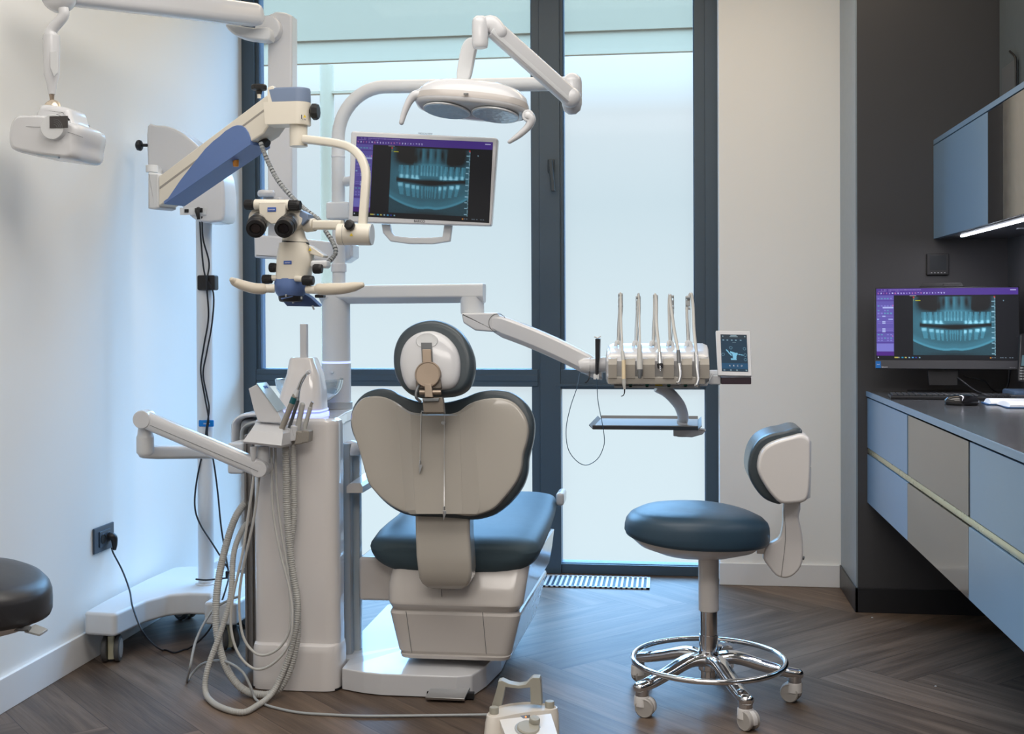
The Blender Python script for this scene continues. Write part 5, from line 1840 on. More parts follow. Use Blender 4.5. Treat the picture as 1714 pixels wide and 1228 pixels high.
hose('thin grey hose making the widest thin loop in front of the tower', [(345, -25, 3.57), (340, 60, 3.575), (320, 200, 3.58), (290, 400, 3.58), (243, 620, 3.58), (240, 760, 3.575), (278, 870, 3.57), (350, 930, 3.565), (430, 905, 3.56), (500, 820, 3.57), (520, 700, 3.58), (505, 560, 3.60), (460, 380, 3.61), (428, 180, 3.62), (422, -85, 3.62)], .0042, M_hose)
hose('thin grey hose making the inner loop over the tower foot', [(368, 0, 3.60), (365, 60, 3.60), (340, 250, 3.60), (292, 470, 3.60), (275, 620, 3.60), (290, 770, 3.595), (340, 850, 3.59), (400, 865, 3.585), (470, 820, 3.59), (510, 720, 3.60), (500, 500, 3.62), (468, 300, 3.63), (448, 120, 3.635), (440, -85, 3.635)], .0042, M_hose)
hose('thick ribbed grey suction hose looping down almost to the floor', [(487, -110, 3.64), (490, 0, 3.645), (495, 200, 3.645), (515, 450, 3.64), (540, 620, 3.63), (535, 820, 3.62), (480, 990, 3.60), (400, 1048, 3.59), (290, 1020, 3.60), (210, 910, 3.63), (170, 740, 3.66), (175, 560, 3.69), (210, 380, 3.74), (260, 230, 3.78), (320, 150, 3.84), (340, 140, 3.86)], .0122, M_hosed, True)
hose('medium ribbed grey suction hose with its loop lying on the floor', [(523, -115, 3.65), (525, 0, 3.652), (527, 230, 3.652), (512, 380, 3.65), (522, 500, 3.64), (545, 650, 3.62), (510, 850, 3.60), (440, 1020, 3.57), (370, 1090, 3.55), (290, 1128, 3.54), (180, 1100, 3.55), (122, 1040, 3.57), (130, 930, 3.60), (190, 760, 3.64), (235, 600, 3.67), (250, 400, 3.72), (290, 290, 3.78), (325, 250, 3.84), (340, 245, 3.86)], .0095, M_hosed, True)
# ================================================================ floor-standing microscope
ms_ = thing('surgical_microscope', 'ivory and blue surgical microscope on a white floor stand between unit and left wall', 'microscope', (-1.74, 4.3, 0))
ms_['label'] = 'ivory and blue surgical microscope on white wheeled stand beside the wall socket'
ot = [(-1.985, 3.845), (-1.865, 3.83), (-1.845, 4.02), (-1.80, 4.12), (-1.74, 4.15), (-1.66, 4.15), (-1.63, 4.10), (-1.63, 4.02), (-1.51, 4.02), (-1.50, 4.30), (-1.60, 4.46), (-1.75, 4.56), (-1.90, 4.60), (-1.975, 4.58), (-1.992, 4.35), (-1.992, 4.0)]
rr_ = [.02, .02, .06, .06, .03, .02, .03, .02, .02, .08, .08, .08, .05, .05, .05, .05]
bo = rnd([Vector((x, y, .108)) for x, y in ot], rr_, 5)
G().slab(bo, (0, 0, .080), .012, 4).build('stand_base', M_white2, ms_, 40, label='white moulded stand base')


def caster(x, y, r=.046, big=True, ang=0.0, ztop=.108):
    M = Matrix.Translation((x, y, 0)) @ Matrix.Rotation(ang, 4, 'Z')
    g = G()
    for s_ in (-1, 1):
        g.cyl(M @ Vector((s_ * .012, 0, r)), M @ Vector((s_ * .030, 0, r)), r, 32, .006)
    w = g.build('caster', M_tyre, ms_, label='grey twin caster wheel')
    for s_ in (-1, 1):
        G().lathe([(r * .72, 0), (r * .70, .0015), (0, .003)], M @ Vector((s_ * .0300, 0, r)), M.to_3x3() @ Vector((s_, 0, 0)), 28).build('hub_cap', M_wheel, w)
    g = G()
    g.box((-.011, -.022, .012), (.011, .022, ztop - .014), .004, 2, M)
    g.build('fork', mat('cream_fork', (.62, .60, .44), .4) if 'cream_fork' not in bpy.data.materials else bpy.data.materials['cream_fork'], w)
    g = G()
    g.cyl((x, y, ztop - .016), (x, y, ztop + .002), .022, 20, .002)
    g.build('stem', M_greyd, w)


caster(-1.918, 3.915, ang=R(15))
caster(-1.900, 4.50, ang=R(60))
caster(-1.57, 4.10, ang=R(40))
caster(-1.62, 4.42, ang=R(-30))
cX = P(343.5, 700, 4.30).x
ztc = P(343, 368, 4.30).z
G().cyl((cX, 4.30, .186), (cX, 4.30, ztc), .0295, 36, .001).lathe([(.040, .186), (.040, .192), (.034, .194)], (cX, 4.30, 0)).build('stand_column', M_white2, ms_)
G().box(P(332, 714, 4.268), P(357, 703, 4.268) + Vector((0, .01, 0)), .004).build('column_sticker', mat('sticker_bright_blue', (.0, .20, .62), .4), ms_, label='bright blue column sticker')
text('zumax', .010, M_pwhite, ms_, P(346, 708.5, 4.2665), (1, 0, 0), (0, 0, 1), 'sticker_lettering')
cl_ = P(346, 473, 4.27)
G().box(cl_ + Vector((-.034, -.012, -.028)), cl_ + Vector((.036, .03, .028)), .006).build('cable_clamp', M_black, ms_, label='black cable clamp on the column')
# swinging housing on top of the column
pa_, pb_ = P(250, 260, 3.92), P(374, 330, 4.32)
dv_ = (pb_ - pa_)
dv_.z = 0
dv_.normalize()
np_ = Vector((0, 1, 0))
sw = [(246, 211), (262, 209.5), (281, 211), (303, 221), (325, 238), (345, 258), (362, 276), (372, 296), (375.5, 330), (374, 366), (357, 372), (333, 371), (314, 358), (300, 339), (285, 315), (268, 296), (249, 290), (246, 266)]
pf0 = Vector((0, 4.20, 0))
G().slab(smooth([PP(x, y, pf0, np_) for x, y in sw], 3, True), np_ * .13, .011, 4).build('swing_housing', M_white, ms_, 60, label='white swing arm housing')
G().box(PP(302, 360, pf0, np_) + Vector((0, -.004, 0)), PP(346, 347, pf0, np_) + Vector((0, .0, 0))).build('socket_panel', M_white2, ms_)
pq = PP(313, 353, pf0, np_)
G().box(pq + Vector((-.007, -.008, -.006)), pq + Vector((.008, .0, .006)), .001).build('power_switch', M_black, ms_)
pq = PP(334, 352, pf0, np_)
G().box(pq + Vector((-.014, -.012, -.008)), pq + Vector((.014, .0, .008)), .001).tube([pq + Vector((0, -.01, .002)), pq + Vector((.004, -.030, -.005)), pq + Vector((.008, -.028, -.035))], [.010, .009, .006], n=12, k=3).build('power_inlet', M_black, ms_)
kk = PP(246, 243, pf0, np_)
G().cyl(kk, kk + Vector((-.026, 0, 0)), .006, 16).lathe([(.014, 0), (.019, .003), (.021, .008), (.019, .016), (.012, .021), (0, .022)], kk + Vector((-.020, 0, 0)), (-1, 0, 0), 10).build('clamp_knob', M_black, ms_, 30)

# balance beam
L0, R0 = P(266, 330, 3.74), P(447, 200, 3.58)
bd = (R0 - L0)
bd.z = 0
bd.normalize()
bnp = Vector((-bd.y, bd.x, 0))
bnp = bnp if bnp.y > 0 else -bnp


def bp2(x, y, o=0.0):
    return PP(220 + x / 4.08, 100 + y / 4.08, L0 + bnp * o, bnp)


G().slab(rnd([bp2(108, 765), bp2(180, 775), bp2(186, 1010), bp2(160, 1022), bp2(108, 1018)], .006, 3), bnp * .085, .008, 3).build('beam_end_block', M_white2, ms_)
G().cyl(bp2(140, 770, .04), bp2(140, 720, .04), .020, 24, .002).tube([bp2(150, 850, .05), P(266, 284, 4.24)], .016, n=16).build('pivot', M_white2, ms_)
bmp = [bp2(184, 795), bp2(925, 238), bp2(960, 300), bp2(955, 425), bp2(900, 505), bp2(812, 560), bp2(222, 975), bp2(184, 1000)]
G().slab(bmp, bnp * .080, .006).build('balance_beam', M_beige, ms_, 30, label='ivory sloping balance beam')
G().slab([bp2(192, 868, -.0008), bp2(925, 322, -.0008), bp2(925, 336, -.0008), bp2(192, 884, -.0008)], bnp * .002).build('beam_groove', mat('groove_shade', (.33, .31, .28), .5), ms_)
bc_ = smooth([bp2(x, y, -.004) for x, y in ((222, 985), (262, 925), (390, 748), (500, 610), (600, 522), (690, 455), (745, 446), (788, 478), (812, 535), (812, 578), (720, 648), (560, 755), (380, 880))], 4, True)
G().slab([bp2(x, y, -.004) for x, y in ((222, 985), (262, 925), (330, 825), (390, 748), (500, 610), (560, 552), (600, 522), (640, 485), (690, 455), (720, 446), (750, 448), (775, 465), (795, 495), (808, 530), (814, 578))], bnp * .095, .0015).build('beam_cover', M_blue, ms_, 30, label='blue beam cover')
G().slab([bp2(222, 985, .0), bp2(814, 578, .0), bp2(812, 560, .0), bp2(222, 965, 0)], bnp * .09, .0).build('cover_underside', M_blue, ms_)
for k, x in enumerate((340, 395)):
    p_ = bp2(x + 20, 985 - (x - 222) * .69 - 18, .05)
G().slab([bp2(300, 940, .03) + Vector((0, 0, -.012)), bp2(440, 845, .03) + Vector((0, 0, -.012)), bp2(440, 845, .07) + Vector((0, 0, -.012)), bp2(300, 940, .07) + Vector((0, 0, -.012))], (0, 0, -.001)).build('type_plate', M_white2, ms_)
G().tube([bp2(800, 560, .04), bp2(880, 545, .04), bp2(930, 575, .04)], .013, n=12, k=3).build('cable_gland', M_black, ms_)
# knob on the beam, amber knob below
q = bp2(872, 262, .04)
G().cyl(q, q + Vector((0, 0, .022)), .006, 14).build('knob_shaft', M_beige, ms_)
G().lathe([(.008, .0), (.010, .010), (.014, .012), (.024, .014), (.0255, .018), (.0255, .026), (.022, .030), (0, .031)], q + Vector((0, 0, .012)), (0, 0, 1), 10).build('height_knob', M_black, ms_, 30)
q = bp2(713, 678, .03)
G().cyl(q + Vector((0, 0, .006)), q + Vector((0, 0, -.004)), .010, 14).build('lock_collar', M_greyd, ms_)
G().lathe([(.007, 0), (.010, -.003), (.0095, -.018), (.008, -.022), (0, -.023)], q + Vector((0, 0, -.002)), (0, 0, 1), 12).build('lock_knob', M_amber, ms_, 30, label='amber lock knob')
# head of the beam
Yh = 3.57
q = P(499.5, 190, Yh)
z0_, z1_ = P(499, 207, Yh - .037).z, P(499, 169, Yh - .037).z
zt_ = P(499, 145, Yh - .037).z
g = G()
lx = P(447, 190, Yh).x
hd_ = [Vector((lx, Yh - .037, z0_)), Vector((q.x, Yh - .037, z0_))]


def hpts(z, gx=0.0, k=1.0):
    r_ = .0385 * k
    pts = [Vector((lx + gx, Yh + r_ * .9, z)), Vector((lx + gx, Yh - r_ * .9, z))]
    for i_ in range(17):
        t_ = -math.pi / 2 + math.pi * i_ / 16
        pts.append(Vector((q.x + r_ * math.cos(t_), Yh + r_ * math.sin(t_), z)))
    return pts


g.rings([hpts(z0_, .01, .97), hpts(z0_ + .003, .005), hpts(z1_, 0), ])
g.build('beam_head', M_beige, ms_, 40, label='ivory beam head')
g = G()
g.rings([hpts(z1_ + .0005, .028), hpts(zt_ - .006, .018, .98), hpts(zt_, .022, .93)])
g.build('head_cap', M_bluedk, ms_, 40, label='slate blue head cap')
G().slab([P(447, 207, Yh - .034), P(447, 146, Yh - .034), P(456, 143, Yh - .034), P(462, 149, Yh - .034), P(470, 160, Yh - .034), P(482, 168, Yh - .034), P(482, 205, Yh - .034)], (0, .068, 0), .004).build('head_cheek', M_beige, ms_, 40)
zb_n = P(498, 243, Yh - .03).z
G().cyl((q.x, Yh, zb_n), (q.x, Yh, z0_ + .002), .0275, 32, .001).build('head_neck', M_beige, ms_)
kq = P(519, 187, Yh)
G().lathe([(.008, -.01), (.012, 0), (.018, .004), (.026, .010), (.026, .020), (.022, .027), (0, .028)], kq, (1, 0, 0), 9).build('clamp_knob', M_black, ms_, 25)
tri = lambda x, y, Y, s_=.0055: G().slab([P(x, y, Y) + Vector((-s_, 0, -s_ * .8)), P(x, y, Y) + Vector((s_, 0, -s_ * .8)), P(x, y, Y) + Vector((0, 0, s_))], (0, -.0006, 0)).build('warning_sticker', M_yellow, ms_, label='tiny yellow warning triangle')
tri(510, 194.5, Yh - .0385, .005)
G().box(P(504, 199, Yh - .0385), P(505.5, 192, Yh - .0385) + Vector((0, .001, 0))).build('warning_print', M_print, ms_)
text('5 5kg', .0055, M_print, ms_, P(509, 200, Yh - .040), (1, 0, 0), (0, 0, 1), 'load_print')
# yoke
yk = [(509, 233, 3.55), (535, 236, 3.54), (563, 240, 3.53), (586, 247, 3.52), (604, 264, 3.51), (612.5, 290, 3.50), (611, 325, 3.49), (607, 378, 3.48)]
G().tube([P(*p) for p in yk], 1, n=18, k=6, wh=(.013, .0145), e=.55, up=(0, 1, 0)).build('yoke', M_beige, ms_, 50, label='ivory curved yoke arm')
j0, j1 = P(565.5, 392, 3.47), P(622, 392.5, 3.47)
G().cyl(j0, j1, .0325, 36, .004).build('lower_joint', M_beige, ms_)
G().lathe([(.0320, 0), (.0310, .002), (0, .004)], j1, j1 - j0, 32).build('joint_cap', mat('pale_cap', (.6, .66, .72), .3), ms_)
G().cyl(P(576.5, 392, 3.47), P(577, 392, 3.47), .0329, 36).build('joint_seam', M_greyd, ms_)
q = P(587, 378, 3.445)
G().lathe([(.008, 0), (.015, .004), (.0165, .010), (.0155, .018), (.010, .022), (0, .023)], q + Vector((0, 0, 0)), (0, -1, .15), 9).build('tilt_knob', M_black, ms_, 25)
tri(588, 392.5, 3.436, .005)
G().tube([P(526, 376.5, 3.48), P(573, 376.5, 3.475)], 1, n=14, wh=(.0155, .0145), e=.5, up=(0, 0, 1)).build('link_arm', M_beige, ms_, 50)
G().cyl(P(512, 378, 3.50), P(527, 376, 3.485), .020, 28, .004).build('link_hub', M_beige, ms_)

# optical head
Yc = 3.50


def sc(x, y, Y):
    return P(370 + x / 5.118, 300 + y / 5.118, Y)


G().cyl(sc(290, 217, 3.45), sc(585, 222, 3.45), .0165, 28, .002).build('adjuster_bar', M_beige, ms_)
for a, b in (((205, 217), (292, 218)), ((578, 222), (682, 224))):
    g = G().cyl(sc(*a, 3.45), sc(*b, 3.45), .0148, 20, .002)
    for k in range(20):
        t_ = 2 * math.pi * k / 20
        o_ = Vector((0, math.cos(t_) * .0148, math.sin(t_) * .0148))
        pA, pB = sc(*a, 3.45), sc(*b, 3.45)
        g.tube([pA.lerp(pB, .1) + o_, pA.lerp(pB, .75) + o_], .0011, n=5)
    g.build('width_knob', M_black, ms_, 50)
fp = rnd([sc(322, 195, 3.432), sc(550, 195, 3.432), sc(548, 300, 3.432), sc(472, 378, 3.432), sc(425, 382, 3.432), sc(328, 310, 3.432)], [.002, .002, .012, .008, .008, .012], 5)
G().slab(fp, (0, .05, 0), .003).build('front_plate', M_beige, ms_)


def badge(x0, y0, x1, y1, Y, nm='logo'):
    a, b = sc(x0, y1, Y), sc(x1, y0, Y)
    G().box(a, b + Vector((0, .002, 0)), .0005).build('badge', M_brand, ms_, label='small blue badge')
    text('zumax', (b.z - a.z) * .62, M_pwhite, ms_, (a + b) / 2 + Vector((0, -.0007, 0)), (1, 0, 0), (0, 0, 1), 'badge_lettering')


badge(397, 239, 470, 277, 3.4300)
for cx_p, side in ((295, -1), (535, 1)):
    # swivel disc, barrel and eyecup aimed at the viewer, down to one side
    dcx = (330, 330) if side < 0 else (622, 335)
    ctr = sc(dcx[0], dcx[1], 3.47)
    G().lathe([(.010, -.03), (.0315, -.028), (.0325, -.024), (.0325, -.006), (.030, -.002), (.0, 0)], ctr + Vector((0, -.012, 0)), (0, -1, .1), 36).build('prism_housing', M_beige, ms_, 45)
    f0 = sc(cx_p, 425, 3.375)
    b0 = ctr + Vector((-.004, .0, -.002)) if side > 0 else ctr
    ax2 = (f0 - b0).normalized()
    L_ = (f0 - b0).length
    G().lathe([(.020, 0), (.024, L_ * .2), (.026, L_ * .5), (.0285, L_ * .62)], b0, ax2, 32).build('eyepiece_barrel', M_steel if side > 0 else M_steel, ms_, 40, label='silver eyepiece barrel')
    g = G().lathe([(.0285, L_ * .55), (.0295, L_ * .57), (.0295, L_ * .80), (.0275, L_ * .82), (.0280, L_ * .95), (.0275, L_), (.018, L_ + .0015), (.0165, L_ - .006), (.0, L_ - .008)], b0, ax2, 40)
    g.build('eyecup', M_black, ms_, 40, label='black rubber eyecup')
    G().lathe([(.0, .0), (.0125, 0), (.0135, .001), (.0135, .003)], b0 + ax2 * (L_ - .007), ax2, 28).build('eye_lens', M_lensb, ms_)
G().slab([sc(680, 262, 3.46), sc(742, 298, 3.46), sc(746, 345, 3.46), sc(690, 395, 3.46), sc(660, 330, 3.46)], (0, .06, 0), .003).build('side_cap', M_bluedk, ms_)
G().rings([[c_ + Vector((math.cos(t_) * w_ * 1.0, math.sin(t_) * d_, 0)) for t_ in [2 * math.pi * i_ / 28 for i_ in range(28)]] for c_, w_, d_ in ((sc(600, 330, 3.50), .035, .03), (sc(600, 440, 3.50), .040, .032), (sc(625, 500, 3.50), .036, .032), (sc(640, 540, 3.50), .042, .034))]).build('tilt_neck', M_beige, ms_, 50)
G().rings([[c_ + Vector((math.cos(t_) * w_, math.sin(t_) * .040, -.004 * math.cos(t_))) for t_ in [2 * math.pi * i_ / 32 for i_ in range(32)]] for c_, w_ in ((sc(640, 536, 3.50), .0405), (sc(640, 546, 3.50), .0415))]).build('neck_seam', M_black, ms_)
body = []
for y, xc, hw in ((546, 627, 123), (600, 633, 142), (650, 640, 160), (700, 638, 162), (780, 628, 155), (848, 620, 150), (856, 620, 148)):
    c_ = sc(xc, y, 3.50)
    w_ = hw / 5.118 * 3.6 / 2000 * .985
    body.append([c_ + Vector((math.copysign(abs(math.cos(t_)) ** .8, math.cos(t_)) * w_, math.copysign(abs(math.sin(t_)) ** .8, math.sin(t_)) * .046, 0)) for t_ in [2 * math.pi * i_ / 40 for i_ in range(40)]])
G().rings(body).build('optic_body', M_beige, ms_, 60, label='ivory optics body')
badge(536, 697, 603, 728, 3.4525)
tri(370 + 593 / 5.118, 300 + 562 / 5.118, 3.455, .005)
tri(370 + 762 / 5.118, 300 + 600 / 5.118, 3.462, .005)
G().slab(rnd([sc(745, 560, 3.47), sc(765, 570, 3.47), (sc(880, 650, 3.47)), sc(872, 670, 3.47), sc(760, 640, 3.47)], .003), (0, .05, 0), .003).build('rear_bracket', M_beige, ms_)
G().box(sc(760, 760, 3.46), sc(905, 692, 3.46) + Vector((0, .05, 0)), .008, 3).build('camera_port', M_white2, ms_)
blu = []
for y, xc, hw in ((850, 605, 145), (900, 603, 150), (940, 600, 148), (975, 598, 130), (1000, 598, 112)):
    c_ = sc(xc, y, 3.50)
    w_ = hw / 5.118 * 3.6 / 2000 * .985
    blu.append([c_ + Vector((math.cos(t_) * w_, math.sin(t_) * w_ * .92, 0)) for t_ in [2 * math.pi * i_ / 40 for i_ in range(40)]])
G().rings(blu).build('lower_ring', M_blue, ms_, 40, label='blue lower ring')
c_ = sc(598, 1000, 3.50)
G().lathe([(.036, .004), (.0375, .0), (.0365, -.010), (.034, -.016), (.026, -.018), (.022, -.010), (0, -.009)], c_, (0, 0, 1), 40).build('objective', M_black, ms_, 40)
for x, y in ((558, 985), (690, 1005), (617, 1040)):
    G().cyl(sc(x, y, 3.462 if x != 617 else 3.49), sc(x, y + 22, 3.462 if x != 617 else 3.49), .003, 12, .0005).build('objective_pin', M_steel, ms_)
G().slab([sc(510, 1022, 3.46), sc(600, 1005, 3.46), sc(705, 975, 3.50), sc(775, 1020, 3.56), sc(852, 1092, 3.56), sc(565, 1086, 3.50)], (0, .02, .006), .001).build('splash_guard', M_blue, ms_, label='blue shield under the objective')
G().slab([sc(775, 1080, 3.54), sc(790, 1080, 3.54), sc(803, 1116, 3.54), sc(788, 1118, 3.54)], (0, .002, 0)).build('guard_tab', M_white2, ms_)


def kn(x0, x1, yc, r_, Y, nm='focus_knob'):
    a, b = sc(x0, yc, Y), sc(x1, yc, Y)
    g = G().cyl(a, b, r_, 22, .003)
    for k in range(22):
        t_ = 2 * math.pi * k / 22
        o_ = Vector((0, math.cos(t_), math.sin(t_))) * r_
        g.tube([a.lerp(b, .15) + o_, a.lerp(b, .7) + o_], .0009, n=5)
    g.build(nm, M_black, ms_, 50)


kn(415, 480, 756, .0138, 3.49)
kn(790, 868, 767, .0138, 3.45)
kn(355, 438, 856, .0135, 3.48)
kn(698, 795, 866, .0142, 3.44)
G().cyl(sc(430, 845, 3.48), sc(480, 845, 3.48), .009, 16).cyl(sc(640, 850, 3.455), sc(700, 855, 3.445), .009, 16).build('knob_shaft', M_beige, ms_)
G().box(sc(800, 1015, 3.50), sc(875, 985, 3.50) + Vector((0, .03, 0)), .003).build('lever_stub', M_black, ms_)
# handles
for soc, grp, rad in ((((460, 935), (350, 935)), ((356, 938), (290, 935), (200, 912), (120, 880), (95, 862)), (.0165, .0165, .0155, .0130, .0085)),
                      (((735, 942), (850, 948)), ((845, 940), (930, 940), (1040, 935), (1140, 920), (1205, 905)), (.0175, .0180, .0168, .0140, .0085))):
    G().cyl(sc(*soc[0], 3.45), sc(*soc[1], 3.44), .0128, 20, .001).build('handle_socket', M_beige, ms_)
    G().tube([sc(*p, 3.44 - .01 * i_) for i_, p in enumerate(grp)], list(rad), n=18, k=5, roundend=True).build('handle', mat('ivory_grip', (.66, .60, .50), .45) if 'ivory_grip' not in bpy.data.materials else bpy.data.materials['ivory_grip'], ms_, 60, label='ivory curved grip')
# light guide hose
lg = [(436, 238, 3.60), (441, 252, 3.60), (450, 274, 3.60), (466, 303, 3.59), (490, 331, 3.58), (514, 353, 3.57), (534, 368, 3.57), (546, 388, 3.57), (556, 404, 3.56), (562, 421, 3.55), (556, 432, 3.54), (548, 440, 3.52)]
sm = smooth([P(*p) for p in lg], 10)
L = [0]
for a, b in zip(sm, sm[1:]):
    L.append(L[-1] + (b - a).length)
n_ = int(L[-1] / .0024)
out, rr2 = [], []
for i_ in range(n_ + 1):
    s_ = L[-1] * i_ / n_
    out.append(Vector([float(np.interp(s_, L, [p[k] for p in sm])) for k in range(3)]))
    rr2.append(.0072 if i_ % 5 else .0052)
lgd = G().tube(out, rr2, n=14).build('light_guide', M_grey, ms_, 30, label='grey spiral-wrapped light guide')
g = G()
for i_ in range(4, len(out) - 1, 4):
    g.tube([out[i_] - (out[i_ + 1] - out[i_]) * .16, out[i_] + (out[i_ + 1] - out[i_]) * .16], .0076, n=12)
g.build('wrap_joint', M_black, lgd)

# mains cables of the microscope
def cable(lb, pts, r=.0032, floor=False, cat='cable'):
    sm = smooth(pts, 8)
    for p in sm:
        p.z = max(p.z, r * 1.05)
    o = G().tube(sm, r, n=10).build('power_cable', M_cable, None, 80)
    tag(o, lb, cat)
    return o


Yc_ = 4.255
cable('black cable twisting down the stand column from its power inlet', [P(x, y, Y) for x, y, Y in ((338, 362, 4.20), (340, 400, 4.23), (350, 440, Yc_), (346, 475, 4.245), (349, 530, 4.255), (341, 580, Yc_), (336, 620, Yc_), (343, 665, 4.262), (349, 700, 4.255), (347, 728, 4.255), (357, 770, 4.262), (364, 820, 4.27), (370, 880, 4.26), (378, 930, 4.24), (383, 960, 4.22))])
cable('second black cable crossing the twisting one on the stand column', [P(x, y, Y) for x, y, Y in ((334, 362, 4.215), (337, 410, 4.245), (343, 460, 4.25), (357, 490, 4.262), (355, 540, Yc_), (346, 590, 4.247), (340, 625, 4.247), (346, 660, 4.25), (350, 685, 4.247), (345, 720, 4.247), (343, 740, 4.255), (330, 800, 4.27), (326, 845, 4.27), (334, 875, 4.262), (356, 910, 4.245), (381, 950, 4.23))])
cable('black mains cable drooping from the wall socket to the floor by the stand', [PX(187, 917, -1.985)] + [P(x, y, Y) for x, y, Y in ((190, 926, 4.07), (205, 955, 4.02), (217, 988, 3.95), (222, 1015, 3.86))] + [P(236, 1052, 3.80), P(252, 1074, 3.85), PZ(272, 1088, .004), PZ(292, 1091.5, .004), PZ(314, 1086, .004), P(340, 1066, 4.02), P(358, 1040, 4.02), P(372, 1004, 4.06), P(381, 975, 4.12), P(384, 960, 4.17)])
b_ = G().tube([P(328, 969, 4.25), P(345, 970.5, 4.235), P(370, 968, 4.215), P(392, 966, 4.20)], .0032, n=8, k=4).build('cable_strap', M_black, None)
tag(b_, 'black strap lying across the foot of the microscope column', 'strap')
b_ = G().ball(P(384, 962, 4.20), .012, (1.2, .8, .9), 14).box(P(377, 956, 4.19), P(391, 968, 4.20) + Vector((0, .012, 0)), .002).build('cable_tie', M_black, None)
tag(b_, 'black bundle where the cables are tied beside the column foot', 'cable tie')

# ---------------------------------------------------------------- wall socket with plug
so = thing('wall_socket', 'dark blue-grey double wall socket above the skirting near the caster', 'socket', (-2.01, 4.03, .405))
M_sock = mat('slate_socket', (0.035, 0.06, 0.095), 0.35)
G().box((-2.0095, 3.958, .359), (-2.001, 4.108, .450), .003).build('frame', M_sock, so)
G().box((-2.0015, 3.992, .376), (-1.997, 4.074, .433), .002).build('insert', M_sock, so)
for y in (4.015, 4.056):
    G().lathe([(.0175, .0), (.0185, .001), (.0175, .002), (.015, .0015), (.014, -.003), (0, -.0035)], (-1.9965, y, .4045), (1, 0, 0), 28).build('outlet', M_black, so)
pl = thing('mains_plug', 'black angled mains plug in the double wall socket', 'plug', (-1.99, 4.054, .40))
G().tube([(-1.996, 4.058, .4045), (-1.985, 4.059, .405), (-1.979, 4.062, .396), (-1.979, 4.066, .374), (-1.981, 4.068, .356)], [.0135, .0145, .0125, .0095, .006], n=16, k=3).build('plug_body', M_black, pl)

# ================================================================ intraoral x-ray unit
xr = thing('dental_xray_unit', 'white dental x-ray unit with long folding arm hanging at the upper wall side', 'x-ray unit', tuple(P(468, 400, 4.12)))
xr['label'] = 'white dental x-ray unit with folding arm and square black tube opening'
Yx = 4.22
a, b = P(447.5, 395, Yx), P(488.5, 395, Yx)
tp = [P(447.5, 400, Yx), P(488.5, 400, Yx), P(488.5, 26, Yx), P(478, 21, Yx), P(462, 19, Yx), P(450, 24, Yx), P(447.5, 40, Yx)]
G().slab(tp, (0, .07, 0), .008, 3).build('post', M_white, xr, 40, label='white upright x-ray post')
G().slab(rnd([P(424, 392, 4.18), P(470, 395, 4.18), P(590, 408, 4.16), P(590, 430, 4.16), P(576, 439, 4.16), P(540, 438, 4.16), P(470, 434, 4.18), P(425, 431, 4.18)], .008, 4), (0, .10, 0), .010, 3).build('mount_bar', M_white, xr, 40)
G().cyl(P(446, 330, 4.16), P(446, 318, 4.16), .032, 28, .01).slab([P(428, 372, 4.17), P(470, 372, 4.17), P(470, 330, 4.17), P(440, 330, 4.17)], (0, .05, 0), .006).build('post_joint', M_white, xr)
g = G()
g.cyl(P(447, 47, 4.185), P(447, 47, 4.185) + Vector((0, .12, 0)), .048, 40, .008)
g.build('top_joint', M_white, xr)
kn_ = [P(377, 40, 4.10), P(397, 42, 4.10), P(425, 46, 4.12), P(450, 46, 4.14), P(450, 66, 4.14), P(425, 66, 4.12), P(400, 61, 4.10), P(384, 52, 4.10)]
G().slab(smooth(kn_, 3, True), (0, .06, 0), .008).build('link', M_white2, xr)
aA, aB = P(424, 25, 4.08), P(105, -14, 3.42)
G().tube([aA, aB], 1, n=22, wh=(.036, .040), e=.6, up=(0, 0, 1), roundend=True).build('upper_arm', M_white, xr, 45, label='long white x-ray arm')
G().cyl(P(404, 34, 4.02), P(404, 34, 4.02) + Vector((0, -.008, 0)), .0055, 16, .002).build('arm_screw', M_white2, xr)
e_ = P(100, -6, 3.40)
G().lathe([(.002, .05), (.03, .048), (.045, .035), (.050, .015), (.050, -.005), (.044, -.022), (.03, -.034), (.002, -.037)], e_, (0.1, -1, 0), 36).build('arm_elbow', M_white, xr, 60)
G().tube([P(106, 14, 3.38), P(106, 27, 3.38), P(88, 48, 3.38), P(85, 58, 3.38), P(85, 66, 3.38)], [.0155, .0155, .0165, .020, .0235], n=22, k=4).build('drop_arm', M_white, xr, 50)
zA = P(86, 60, 3.38)
zz = lambda y: P(86, y, 3.38).z
G().lathe([(.0235, zz(59)), (.0245, zz(62)), (.0242, zz(85)), (.0225, zz(125)), (.015, zz(140)), (.011, zz(155)), (.0095, zz(158))], (P(86.5, 100, 3.38).x, 3.38, 0), n=32).build('handle_cone', M_white, xr, 60)
G().slab([P(84, 86, 3.352), P(96, 86, 3.352), P(96, 122, 3.352), P(90, 128, 3.354), P(84, 112, 3.352)], (0, .004, 0), .001).build('cone_inlay', M_white2, xr)
G().tube([P(86.5, 156, 3.38), P(87, 168, 3.38)], [.0085, .0055], n=16).build('ball_pin', M_bronze, xr)
G().ball(P(89, 182, 3.38), .027, (1, 1, 1)).build('ball_joint', mat('champagne_ball', (.72, .62, .50), .28, metal=.7), xr, label='champagne metal ball joint')


def xc(x, y, Y):
    return P(x / 9.44, 160 + y / 9.44, Y)


